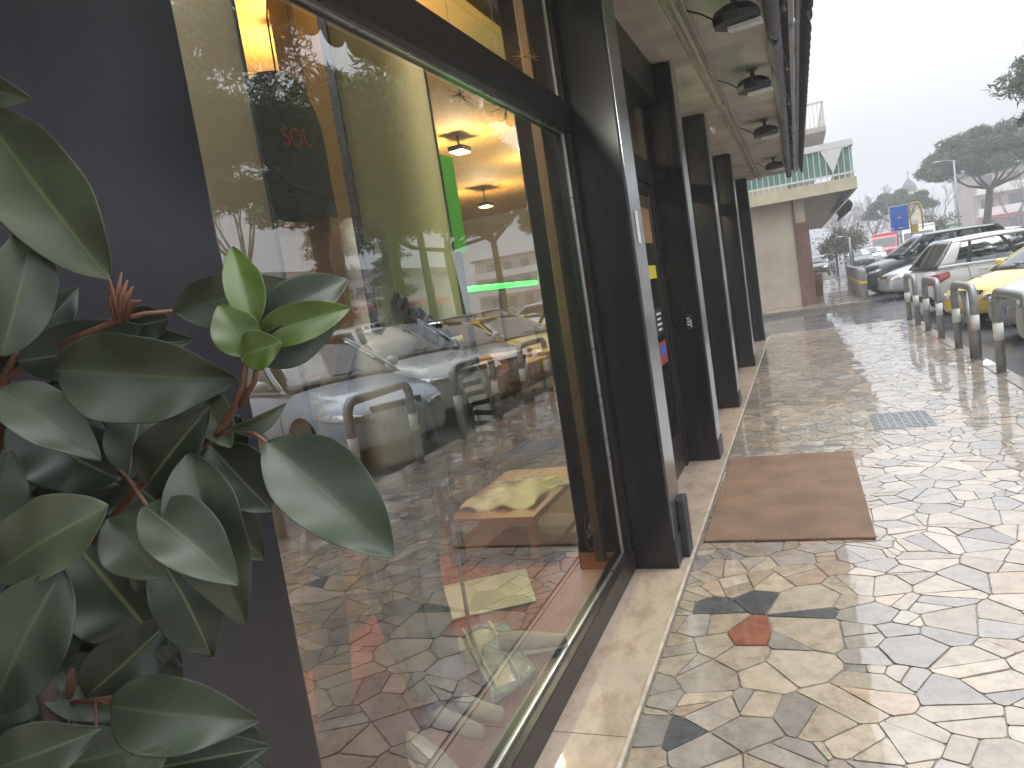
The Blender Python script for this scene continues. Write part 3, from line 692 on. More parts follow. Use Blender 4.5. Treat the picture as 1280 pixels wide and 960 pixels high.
def shoe(loc, rz, lab):
    r0 = empty('shoe', loc, rz); tag(r0, lab, 'shoe')
    mb = MB()
    def fn(u, v):
        a = 2 * math.pi * u; x = -.14 + .28 * v; w = .045 * math.sin(math.pi * min(1, max(.0, v * .96 + .02))) ** .35; h = .085 - .045 * max(0, (v - .25) / .75)
        return Vector((x, w * math.cos(a), .012 + h * .5 + h * .5 * math.sin(a)))
    mb.grid(fn, 16, 14); mb.build('upper', MAT['whitecloth'], r0, smooth=True)
    mb = MB(); mb.grid(lambda u, v: Vector((-.145 + .29 * v, .05 * math.cos(2 * math.pi * u) * math.sin(math.pi * (v * .94 + .03)) ** .4, .014 + .013 * math.sin(2 * math.pi * u))), 14, 12); mb.build('sole', MAT['white'], r0, smooth=True)
shoe((-1.17, 2.66, .112), R(20), 'white shoe lying beyond the bluish plastic sleeve')
shoe((-1.22, 1.86, .112), R(-30), 'white shoe at the bottom edge of the window, before the bare foot')
ws = MB(); ws.obox((-1.62, 3.2, .118), (.2, .12, 0), (-.1, .2, 0), (0, 0, .004)); tag(ws.build('white_sheet', MAT['white']), 'white paper sheet lying flat beyond the plastic sleeve', 'paper')
# brown box table with folded cream garment
tb = empty('wooden_table', (-1.72, 4.05, 0)); tag(tb, 'low orange brown wooden table behind the end of the display window', 'table')
b = MB(); b.box(-.28, .28, -.50, .55, .36, .40); b.build('tabletop', MAT['wood'], tb, bevel=.005)
for sx in (-.25, .25):
    for sy in (-.46, .51):
        b = MB(); b.box(sx - .025, sx + .025, sy - .025, sy + .025, .004, .358); b.build('leg', MAT['wood'], tb)
b = MB(); b.box(-.22, .22, -.43, .47, .06, .10); b.build('shelf', MAT['wood'], tb)
fg = MB(); fg.grid(lambda u, v: Vector((-1.72 + .46 * (u - .5) + (.14 * (v > .8)) , 3.68 + .55 * v, .415 + .05 * math.sin(math.pi * u) * math.sin(math.pi * v) + .02 * math.sin(13 * u + 7 * v))), 20, 20)
o = fg.build('folded_garment', MAT['whitecloth'], None, smooth=True); o.modifiers.new('thick', 'SOLIDIFY').thickness = .012; tag(o, 'folded cream garment lying on the low wooden table', 'garment')
yt = MB(); yt.obox((-1.50, 4.02, .475), (.03, .05, 0), (.02, -.015, .004), (0, 0, .002)); tag(yt.build('price_tag', MAT['yellowplastic']), 'yellow paper tag lying on the cream garment', 'tag')
# cardboard boxes stacked on shelves farther in
sh = empty('storage_shelf', (-2.62, 6.4, 0)); tag(sh, 'dark steel storage shelf carrying the brown cardboard boxes', 'shelf')
for z in (.78, 0.30):
    b = MB(); b.box(-.2, .22, -1.35, 1.5, z - .035, z); b.build('shelf_board', MAT['darkmetal'], sh)
for sx, sy in ((-.18, -1.3), (.2, -1.3), (-.18, 1.45), (.2, 1.45)):
    b = MB(); b.box(sx - .018, sx + .018, sy - .018, sy + .018, .003, 1.25); b.build('upright', MAT['darkmetal'], sh)
k = 0
bl = ['cardboard box with white label, first on the upper shelf', 'wide cardboard box in the middle of the upper shelf', 'cardboard box near the far end of the upper shelf', 'cardboard box at the very end of the upper shelf', 'small cardboard box stacked on the first box', 'flat cardboard box stacked on the middle box', 'cardboard box alone at the start of the lower shelf', 'cardboard box in the middle of the lower shelf', 'cardboard box at the far end of the lower shelf']
for (y0, w, z0, h) in ((5.15, .60, .781, .17), (5.85, .52, .781, .18), (6.5, .55, .781, .17), (7.15, .5, .781, .2), (5.2, .45, .952, .14), (5.9, .45, .962, .13), (5.3, .42, .301, .26), (6.1, .4, .301, .3), (6.9, .45, .301, .28)):
    c = empty('cardboard_box', (-2.6, y0 + w / 2, z0)); tag(c, bl[k], 'box', 'brown cardboard boxes on the storage shelf'); k += 1
    b = MB(); b.box(-.17, .19, -w / 2, w / 2, .001, h); b.build('carton', MAT['card'], c, bevel=.004)
    b = MB(); b.obox((.1915, .08, h * .5), (.001, 0, 0), (0, .07, 0), (0, 0, h * .28)); b.build('label_sheet', MAT['white'], c)
    b = MB(); b.obox((.0, 0, h + .0008), (.19, 0, 0), (0, .022, 0), (0, 0, .0006)); b.build('tape', pm('parcel tape', (.42, .28, .12), .3), c)
# tall dark shoe rack by the end of the window
rk = empty('shoe_rack', (-1.50, 5.35, 0)); tag(rk, 'tall dark rack of shoes and bags just inside the shop door', 'rack')
b = MB(); b.box(-.06, .10, -.03, 0, .003, 2.25); b.build('back_board', MAT['black'], rk)
for z in (.35, .75, 1.15, 1.5, 1.85):
    b = MB(); b.box(-.10, .15, -.26, -.032, z, z + .02); b.build('shelf_board', MAT['darkmetal'], rk)
rs = random.Random(3)
def small_shoe(loc, mat, lab):
    r0 = empty('display_shoe', loc, R(10)); tag(r0, lab, 'shoe', 'shoes on the tall rack')
    mb = MB(); mb.grid(lambda u, v: Vector((-.12 + .24 * v, .04 * math.cos(6.2832 * u) * math.sin(math.pi * (v * .94 + .03)) ** .4, .045 - .02 * v + (.043 - .02 * v) * math.sin(6.2832 * u))), 12, 10); mb.build('upper', mat, r0, smooth=True)
    mb = MB(); mb.grid(lambda u, v: Vector((-.125 + .25 * v, .043 * math.cos(6.2832 * u) * math.sin(math.pi * (v * .94 + .03)) ** .4, .011 + .009 * math.sin(6.2832 * u))), 12, 10); mb.build('sole', MAT['white'], r0, smooth=True)
for z, mt, lb in ((1.872, MAT['tan'], 'tan shoe on the topmost shelf of the tall rack'), (1.172, MAT['redcloth'], 'dark red shoe on the middle shelf of the tall rack'), (.772, MAT['yellowplastic'], 'yellow shoe on a low shelf of the tall rack')): small_shoe((-1.48, 5.20, z), mt, lb)
lb_ = empty('spotted_bag', (-1.48, 5.19, 1.525)); tag(lb_, 'black bag with white spots on the shelf below the tan shoe', 'bag')
mb = MB(); mb.box(-.12, .13, -.11, .11, 0, .22); mb.build('bag_body', MAT['black'], lb_, bevel=.03)
mb = MB()
for i in range(22): mb.ball((rs.uniform(-.1, .11), -.111, rs.uniform(.03, .2)), .011, .002, .011, 8, 5)
for i in range(18): mb.ball((.131, rs.uniform(-.09, .09), rs.uniform(.03, .2)), .002, .011, .011, 8, 5)
mb.build('spot', MAT['white'], lb_)
rg = MB()
rg.grid(lambda u, v: Vector((-1.35 + .05 * math.sin(u * 25), 4.3 + .45 * u, 1.10 - .62 * v)), 30, 6); o = rg.build('red_coat', MAT['redcloth'], None, smooth=True); o.modifiers.new('thick', 'SOLIDIFY').thickness = .05; tag(o, 'dark red coat hanging inside the shop by the door', 'coat')
rr = MB(); rr.tube([(-1.36, 4.2, 1.13), (-1.36, 4.85, 1.13)], .012, 8); rr.tube([(-1.36, 4.22, 1.13), (-1.36, 4.22, .0)], .012, 8); rr.tube([(-1.36, 4.83, 1.13), (-1.36, 4.83, .0)], .012, 8); tag(rr.build('clothes_rail', MAT['darkmetal'], smooth=True), 'dark clothes rail carrying the red coat', 'rail')
# round sticker on the inner side of the pane: a ring with script letters
lg = empty('window_sticker', (GX - .012, 3.25, .42)); tag(lg, 'round white line logo stuck low on the display window', 'sticker')
mb = MB()
for k_ in range(48):
    a, b2 = 2 * math.pi * k_ / 48, 2 * math.pi * (k_ + 1) / 48
    mb.face([(0, .088 * math.cos(a), .088 * math.sin(a)), (0, .094 * math.cos(a), .094 * math.sin(a)), (0, .094 * math.cos(b2), .094 * math.sin(b2)), (0, .088 * math.cos(b2), .088 * math.sin(b2))])
mb.build('ring', MAT['white'], lg)
t = text_mesh('alfo', .085, 'lettering', MAT['white'], lg, .0005); t.matrix_local = FACE_X
# spiky star ornaments hanging near the ceiling
for i, (p, lab) in enumerate(((at(632, 132, 3.05), 'dark spiky twig ball hanging below the transom bar'), (at(575, 118, 3.2), 'loose dark twig sprig hanging beside the bright ceiling glow'), (at(378, 118, 2.55), 'dark twig sprig hanging over the black bag'), (at(655, 70, 3.3), 'pale twig sprig above the transom bar'))):
    r0 = empty('twig_ornament', p); tag(r0, lab, 'ornament', 'twig ornaments hanging in the window')
    mb = MB()
    for k_ in range(46 if i == 0 else 18):
        d = Vector((rs.gauss(0, 1), rs.gauss(0, 1), rs.gauss(0, 1))).normalized() * rs.uniform(.05, .085)
        mb.tube([(0, 0, 0), d], [.0016, .0007], 4)
    mb.build('twigs', MAT['darkmetal'] if i < 3 else MAT['wood'], r0)
    mb = MB(); mb.tube([(0, 0, 0), (0, 0, 3.02 - p.z)], .0012, 4); mb.build('thread', MAT['black'], r0)
# lit spotlights on the ceiling and the green strip lamps
def spot(loc, m, lab, watts, col):
    r0 = empty('ceiling_spotlight', loc); tag(r0, lab, 'lamp', 'lit spotlights under the shop ceiling')
    b = MB(); b.tube([(0, 0, .02), (0, 0, 3.02 - loc[2])], .01, 6); b.build('stem', MAT['black'], r0)
    b = MB(); b.box(-.07, .07, -.10, .10, -.012, .03); b.build('lamp_body', MAT['black'], r0, bevel=.006)
    b = MB(); b.box(-.06, .06, -.09, .09, -.02, -.0125); b.build('lit_lens', MAT[m], r0)
    ld = bpy.data.lights.new('spotlight_light', 'POINT'); ld.energy = watts; ld.color = col; ld.shadow_soft_size = .06
    l = bpy.data.objects.new('spotlight_light', ld); COL.objects.link(l); l.location = (0, 0, -.09); l.parent = r0
spot((-2.60, 6.03, 2.90), 'warm', 'lit warm spotlight beside the green panel', 30, (1, .84, .62))
spot((-2.28, 7.65, 2.90), 'warmwhite', 'brightest lit spotlight near the dark pier', 36, (1, .92, .78))
spot((-2.10, 3.20, 2.90), 'warm', 'lit warm spotlight above the hanging black bag', 40, (1, .84, .62))
spot((-3.6, 8.9, 2.80), 'warm', 'lit warm spotlight deep in the shop', 34, (1, .84, .62))
spot((-1.19, 1.0, 2.90), 'warmwhite', 'added lit spotlight, hidden behind the wide navy pier to brighten the window display', 30, (1, .95, .88))  # added unseen lamp that brightens the panels and mannequin in the window
for (x, y0, y1, z, lab) in ((-2.9, 6.1, 8.3, 1.72, 'long lit green strip lamp deep in the shop'), (-1.95, 3.55, 3.83, 1.70, 'short lit green strip lamp beside the striped scarf')):
    r0 = empty('green_strip_lamp', (x, (y0 + y1) / 2, z)); tag(r0, lab, 'lamp', 'lit green strip lamps'); h = (y1 - y0) / 2
    b = MB(); b.tube([(.02, -h, 0), (.02, h, 0)], .028, 10); b.build('tube', MAT['greenled'], r0, smooth=True)
    b = MB(); b.box(-.03, -.01, -h, h, -.05, .05); b.box(-.03, -.012, -.02, .02, -z + .002, -.05); b.build('mount', MAT['black'], r0)
    ld = bpy.data.lights.new('green_light', 'AREA'); ld.shape = 'RECTANGLE'; ld.size = .1; ld.size_y = y1 - y0; ld.energy = 3 if h > .5 else 5.5; ld.color = (.1, 1, .12)
    l = bpy.data.objects.new('green_light', ld); COL.objects.link(l); l.location = (.055, 0, 0); l.rotation_euler = (0, R(-90), 0); l.parent = r0
# shop counter wall deep inside
cw = empty('wall_shelving', (-6.2, 8, 0)); tag(cw, 'greenish shelving unit along the back wall of the shop', 'shelving')
b = MB(); b.box(-.5, -.45, -3.5, 3.5, .003, 2.3); b.build('back_board', pm('dull olive board', (.20, .22, .10), .7), cw)
for z in (.4, .9, 1.4, 1.9, 2.28):
    b = MB(); b.box(-.445, .0, -3.5, 3.5, z, z + .03); b.build('shelf_board', MAT['wood'], cw)

wpst = MB(); wpst.box(-1.16, -1.11, 3.63, 3.69, .112, 3.015); tag(wpst.build('wooden_post', pm('dull brown wood', (.17, .11, .065), .6, 0, .2, 6), bevel=.004), 'brown wooden post inside the end of the display window, beside the first slim pier', 'post')
# ================================================================ leafy shrub close to the camera
shrub = empty('evergreen_shrub', (-.42, .40, 0)); tag(shrub, 'glossy dark green laurel shrub with a young yellow green shoot, before the wide pier', 'shrub')
bpy.context.view_layer.update(); sinv = shrub.matrix_world.inverted()
FWD = -bk
def leaf(bpx, tpx, wpx, depth, mat='leaf', tilt=0.0, fold=.35, arc=.12, dz=0.0, roll=0.0, seed=0, label=None):
    """a leaf from its stalk BPX to its tip TPX as measured in the photo, WPX wide; DZ: how much deeper the tip lies"""
    r = random.Random(seed * 77 + int(bpx[0] * 3 + tpx[1]))
    A, B = at(*bpx, depth), at(*tpx, depth + dz)
    L = (B - A).length; d = (B - A).normalized(); w = wpx / FOC * depth * .5 * r.uniform(1.14, 1.28)
    tocam = (EYE - (A + B) / 2).normalized(); n = (tocam - d * tocam.dot(d)).normalized()
    side = d.cross(n)
    q = Matrix.Rotation(R(roll * .55), 3, d); n = q @ n; side = q @ side
    nu, nv = 10, 22
    wav = r.uniform(0, 6)
    def fn(u, v):
        s = (u - .5) * 2
        prof = max(0, math.sin(math.pi * v ** .82)) ** .78 * (1 - .12 * v) if v < .985 else .03
        if v < .03: prof = max(prof * .5, .03)
        ser = 1 + .012 * math.sin(v * 120) * abs(s) ** 6
        x = side * (s * w * prof * ser * math.cos(fold * .6))
        up_ = n * (abs(s) ** 1.3 * w * prof * math.sin(fold) + arc * L * (math.sin(math.pi * v)) - tilt * L * v * v * .5 + .006 * w / .02 * math.sin(v * 14 + wav + s * 2) * abs(s) * w / .02 * .2)
        return A + d * (L * v) + x + up_
    mb = MB(); mb.grid(fn, nu, nv, uv=True)
    o = mb.build('leaf', MAT[mat], shrub, smooth=True); o.matrix_parent_inverse = sinv
    md = o.modifiers.new('thick', 'SOLIDIFY'); md.thickness = .0006
    s2 = o.modifiers.new('sub', 'SUBSURF'); s2.levels = 1; s2.render_levels = 1
    if label: o['label'] = label
    return o
D = .50
LV = [ # base, tip, width, depth, material, tilt, fold, arc, dz, roll
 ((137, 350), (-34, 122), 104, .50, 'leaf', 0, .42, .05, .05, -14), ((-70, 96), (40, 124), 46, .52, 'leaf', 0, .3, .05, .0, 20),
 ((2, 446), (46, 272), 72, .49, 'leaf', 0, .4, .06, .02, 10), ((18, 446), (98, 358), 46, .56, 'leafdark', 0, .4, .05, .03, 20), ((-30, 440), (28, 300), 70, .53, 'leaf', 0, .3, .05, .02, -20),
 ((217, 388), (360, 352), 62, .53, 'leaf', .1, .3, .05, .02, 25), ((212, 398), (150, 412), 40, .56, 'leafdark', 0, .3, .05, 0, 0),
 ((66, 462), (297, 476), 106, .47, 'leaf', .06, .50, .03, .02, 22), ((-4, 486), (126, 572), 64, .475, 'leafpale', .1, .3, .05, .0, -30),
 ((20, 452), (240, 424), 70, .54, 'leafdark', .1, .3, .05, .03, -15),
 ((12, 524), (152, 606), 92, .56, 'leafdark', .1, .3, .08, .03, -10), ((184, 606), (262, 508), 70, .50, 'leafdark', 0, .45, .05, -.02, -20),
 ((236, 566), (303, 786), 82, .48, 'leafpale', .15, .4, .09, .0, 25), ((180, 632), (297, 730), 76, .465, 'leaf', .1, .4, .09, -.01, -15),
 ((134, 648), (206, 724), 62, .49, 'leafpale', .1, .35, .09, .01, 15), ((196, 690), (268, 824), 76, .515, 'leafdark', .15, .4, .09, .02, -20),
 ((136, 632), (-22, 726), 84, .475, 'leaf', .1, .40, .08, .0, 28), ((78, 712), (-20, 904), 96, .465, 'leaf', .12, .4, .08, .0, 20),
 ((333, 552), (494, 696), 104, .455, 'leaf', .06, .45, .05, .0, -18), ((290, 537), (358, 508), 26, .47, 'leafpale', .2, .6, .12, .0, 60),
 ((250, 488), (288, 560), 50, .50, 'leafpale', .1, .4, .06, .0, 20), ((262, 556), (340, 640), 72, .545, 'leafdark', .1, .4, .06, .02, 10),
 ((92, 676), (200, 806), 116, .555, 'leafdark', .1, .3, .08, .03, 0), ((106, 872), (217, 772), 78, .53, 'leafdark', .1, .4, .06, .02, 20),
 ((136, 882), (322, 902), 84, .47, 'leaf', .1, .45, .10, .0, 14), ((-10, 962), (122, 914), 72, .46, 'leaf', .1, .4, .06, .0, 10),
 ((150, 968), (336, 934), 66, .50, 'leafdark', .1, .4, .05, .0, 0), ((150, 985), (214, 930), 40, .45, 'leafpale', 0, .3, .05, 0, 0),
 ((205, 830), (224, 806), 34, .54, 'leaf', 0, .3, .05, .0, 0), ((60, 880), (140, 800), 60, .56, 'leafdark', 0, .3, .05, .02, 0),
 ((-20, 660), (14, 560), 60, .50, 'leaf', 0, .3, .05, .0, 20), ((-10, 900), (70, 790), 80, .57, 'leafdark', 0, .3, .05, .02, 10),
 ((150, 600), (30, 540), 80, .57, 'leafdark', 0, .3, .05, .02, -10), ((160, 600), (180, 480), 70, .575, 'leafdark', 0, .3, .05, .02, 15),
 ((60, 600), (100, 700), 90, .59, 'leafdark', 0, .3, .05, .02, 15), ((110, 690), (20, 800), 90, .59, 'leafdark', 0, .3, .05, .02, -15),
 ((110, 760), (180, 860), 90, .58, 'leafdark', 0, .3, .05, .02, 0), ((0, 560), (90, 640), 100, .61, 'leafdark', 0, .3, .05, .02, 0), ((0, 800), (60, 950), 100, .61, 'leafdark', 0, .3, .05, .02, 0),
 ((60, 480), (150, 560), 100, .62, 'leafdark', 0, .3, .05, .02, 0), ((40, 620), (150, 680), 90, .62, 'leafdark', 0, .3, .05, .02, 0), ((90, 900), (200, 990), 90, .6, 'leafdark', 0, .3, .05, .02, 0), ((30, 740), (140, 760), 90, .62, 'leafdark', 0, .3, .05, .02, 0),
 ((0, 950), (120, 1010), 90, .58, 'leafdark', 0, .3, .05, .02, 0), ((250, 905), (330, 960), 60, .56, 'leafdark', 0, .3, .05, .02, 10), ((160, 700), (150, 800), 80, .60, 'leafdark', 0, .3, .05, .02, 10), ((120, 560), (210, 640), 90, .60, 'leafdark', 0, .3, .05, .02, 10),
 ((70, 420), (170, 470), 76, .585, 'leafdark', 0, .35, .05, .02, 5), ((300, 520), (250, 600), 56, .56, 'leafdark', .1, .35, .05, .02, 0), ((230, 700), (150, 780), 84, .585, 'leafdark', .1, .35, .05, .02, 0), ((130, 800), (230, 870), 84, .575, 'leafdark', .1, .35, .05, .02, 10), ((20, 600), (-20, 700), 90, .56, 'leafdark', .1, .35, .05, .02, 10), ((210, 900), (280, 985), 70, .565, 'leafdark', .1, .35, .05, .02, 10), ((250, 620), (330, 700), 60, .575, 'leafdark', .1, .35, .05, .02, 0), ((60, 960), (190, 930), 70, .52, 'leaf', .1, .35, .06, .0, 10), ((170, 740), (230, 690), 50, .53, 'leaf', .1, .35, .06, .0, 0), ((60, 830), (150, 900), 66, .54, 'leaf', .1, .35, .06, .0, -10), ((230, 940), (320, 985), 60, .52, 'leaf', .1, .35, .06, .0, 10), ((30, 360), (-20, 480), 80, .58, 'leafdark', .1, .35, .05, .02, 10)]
for i, a in enumerate(LV): leaf(*a, seed=i)
YL = 'young yellow green leaf of the top shoot'
for i, a in enumerate([((316, 412), (290, 308), 44, .47, 'leafyoung', 0, .45, .06, .02, 15), ((322, 410), (436, 348), 54, .48, 'leaf', .05, .4, .10, .03, -20), ((316, 424), (440, 384), 48, .46, 'leafyoung', .08, .45, .10, .02, -10),
     ((308, 446), (274, 380), 52, .455, 'leafyoung', .05, .3, .06, .0, 20), ((310, 446), (424, 402), 52, .465, 'leaf', .05, .35, .08, .02, 30), ((302, 446), (352, 428), 46, .452, 'leafyoung', .0, .3, .06, .0, -20)]):
    leaf(*a, seed=90 + i, label=YL if a[4] == 'leafyoung' else None)
def stem_path(pts, r_, name='stem', mat='twig'):
    mb = MB(); mb.tube([at(*p) for p in pts], r_, 8); o = mb.build(name, MAT[mat], shrub, smooth=True); o.matrix_parent_inverse = sinv; return o
stem_path([(308, 446, .457), (304, 480, .46), (292, 512, .47), (270, 545, .50), (170, 610, .53), (110, 690, .57)], [.0020, .0022, .0022, .0026, .0034, .004])
stem_path([(322, 446, .457), (318, 478, .46), (300, 508, .468)], [.0015, .0017, .0018])
stem_path([(333, 553, .455), (318, 542, .46), (292, 538, .48), (262, 546, .505)], [.0012, .0013, .0014, .002])
stem_path([(215, 389, .53), (180, 392, .525), (150, 400, .52), (100, 420, .54), (10, 470, .56), (-10, 600, .6)], [.0016, .0016, .0022, .0026, .003, .004])
stem_path([(136, 349, .50), (143, 376, .515), (150, 400, .52)], [.0012, .0014, .002])
for dx, h in ((0, 62), (-8, 40), (12, 44), (20, 26), (6, 52)): stem_path([(148 + dx * .4, 402, .52), (146 + dx, 385 - h * .3, .517), (152 + dx * 1.2, 402 - h, .515)], [.0016, .0022, .0006], 'bud')
stem_path([(184, 632, .466), (165, 605, .50), (150, 590, .53)], [.0012, .0016, .002])
stem_path([(90, 836, .53), (86, 862, .53), (80, 900, .55), (60, 1000, .58)], [.0016, .0024, .003, .004])
for q in ((180, 866), (186, 880), (172, 892), (120, 915)): stem_path([(84, 880, .53), (120, 874, .525), (*q, .51)], [.002, .0014, .001], 'twig')
for dx in (0, -6, 7): stem_path([(88, 870, .53), (92 + dx, 838, .525)], [.002, .0006], 'bud')
stem_path([(20, 440, .55), (6, 470, .56), (-20, 540, .6)], [.002, .003, .004])
# main stem down to its planter, with the leaves below the frame
mb = MB(); mb.tube([(-.46, .36, .40), (-.50, .34, .8), (-.52, .33, 1.15), (-.53, .33, 1.5)], [.014, .012, .009, .005], 10); o = mb.build('trunk', MAT['bark'], shrub, smooth=True); o.matrix_parent_inverse = sinv
mb = MB(); mb.lathe([(0, .006), (.13, .006), (.165, .36), (.17, .40), (.15, .40), (.145, .36), (0, .36)], (-.44, .40, 0), 'Z', 28); o = mb.build('planter', MAT['darkmetal'], shrub, smooth=True); o.matrix_parent_inverse = sinv
rl = random.Random(11)
mb = MB()
for i in range(90):
    a = rl.uniform(0, 6.283); z = rl.uniform(.45, .92); rr_ = rl.uniform(.02, .10)
    c = Vector((-.45 + rr_ * math.cos(a), .40 + rr_ * math.sin(a), z)); d = Vector((math.cos(a), math.sin(a), rl.uniform(-.5, .5))).normalized(); s_ = d.cross(Vector((0, 0, 1))).normalized()
    L, w = rl.uniform(.06, .085), rl.uniform(.02, .027); n_ = s_.cross(d)
    mb.grid(lambda u, v: c + d * (L * v) + s_ * ((u - .5) * 2 * w * math.sin(math.pi * v ** .85)) + n_ * (.012 * math.sin(math.pi * v) + abs(u - .5) * w * .6), 4, 8, uv=True)
o = mb.build('lower_foliage', MAT['leafdark'], shrub, smooth=True); o.matrix_parent_inverse = sinv; o['kind'] = 'stuff'
# ================================================================ bollards
def hoop(y0, y1, lab, lean=0):
    r0 = empty('hoop_bollard', (1.865, (y0 + y1) / 2, 0)); tag(r0, lab, 'bollard', 'grey hoop bollards along the kerb'); h = (y1 - y0) / 2; r_ = .046
    p = [(0, -h, .005), (0, -h, .74)] + [(0, -h + .13 - .13 * math.cos(R(a)), .74 + .13 * math.sin(R(a))) for a in (20, 45, 70, 90)]
    p += [(0, h - .13 + .13 * math.sin(R(a)), .74 + .13 * math.cos(R(a))) for a in (0, 20, 45, 70)] + [(0, h, .74), (0, h, .005)]
    b = MB(); b.tube(p, r_, 14); b.build('hoop', MAT['greymetal'], r0, smooth=True)
    for y in (-h, h):
        b = MB(); b.tube([(0, y, .36), (0, y, .54)], r_ + .002, 14); b.build('white_band', MAT['white'], r0, smooth=True)
        b = MB(); b.tube([(0, y, .006), (0, y, .016)], r_ + .02, 14); b.build('foot_ring', MAT['kerb'], r0)
    if lean:
        b = MB(); b.tube([(.0, -h + .22, .005), (-.02, -h + .10, .40), (-.01, -h + .42, .78)], r_ * .95, 12); b.build('leaning_post', MAT['greymetal'], r0, smooth=True)
    return r0
for y0, y1, lab, ln in ((14.85, 15.95, 'farthest grey hoop bollard, at the end of the pavement before the driveway', 0), (12.52, 13.72, 'grey hoop bollard before the yellow car, second from the driveway', 0), (10.12, 11.25, 'grey hoop bollard with a bent leaning post, third from the driveway', 1), (7.85, 9.02, 'largest grey hoop bollard in direct view, at the edge of the frame', 0), (5.6, 6.75, 'grey hoop bollard seen only mirrored in the window before the blue grey car', 0), (3.3, 4.45, 'grey hoop bollard beside the doormat, outside the frame', 0)): hoop(y0, y1, lab, ln)
for i, y in enumerate((23.9, 24.75, 25.6, 26.5, 27.4, 28.4, 29.4, 30.5)):
    r0 = empty('post_bollard', (1.72, y, -.02)); tag(r0, ['first', 'second', 'third', 'fourth', 'fifth', 'sixth', 'seventh', 'last'][i] + ' grey post bollard with yellow band, counting away from the driveway', 'bollard', 'grey post bollards beyond the driveway')
    b = MB(); b.tube([(0, 0, 0), (0, 0, .82), (0, 0, .89), (0, 0, .92)], [.085, .085, .07, .03], 14); b.build('post', MAT['greymetal'], r0, smooth=True)
    b = MB(); b.tube([(0, 0, .45), (0, 0, .54)], .088, 14); b.build('yellow_band', MAT['yellowpaint'], r0, smooth=True)
# ================================================================ cars
def boolean_cut(o, cutters):
    for c in cutters:
        md = o.modifiers.new('cut', 'BOOLEAN'); md.operation = 'DIFFERENCE'; md.solver = 'EXACT'; md.object = c
    bpy.context.view_layer.update()
    me = bpy.data.meshes.new_from_object(o.evaluated_get(bpy.context.evaluated_depsgraph_get()))
    o.modifiers.clear(); o.data = me
    for c in cutters: bpy.data.objects.remove(c)
def smooth_by_angle(o, a=35):
    o.data.polygons.foreach_set('use_smooth', [True] * len(o.data.polygons))
    bm = bmesh.new(); bm.from_mesh(o.data)
    for e in bm.edges:
        if len(e.link_faces) == 2 and e.calc_face_angle(0) > R(a): e.smooth = False
    bm.to_mesh(o.data); bm.free()
def lerp(a, b, t): return a + (b - a) * t
def interp(tab, x):
    for (x0, y0), (x1, y1) in zip(tab, tab[1:]):
        if x <= x1: return lerp(y0, y1, max(0, (x - x0) / (x1 - x0)))
    return tab[-1][1]
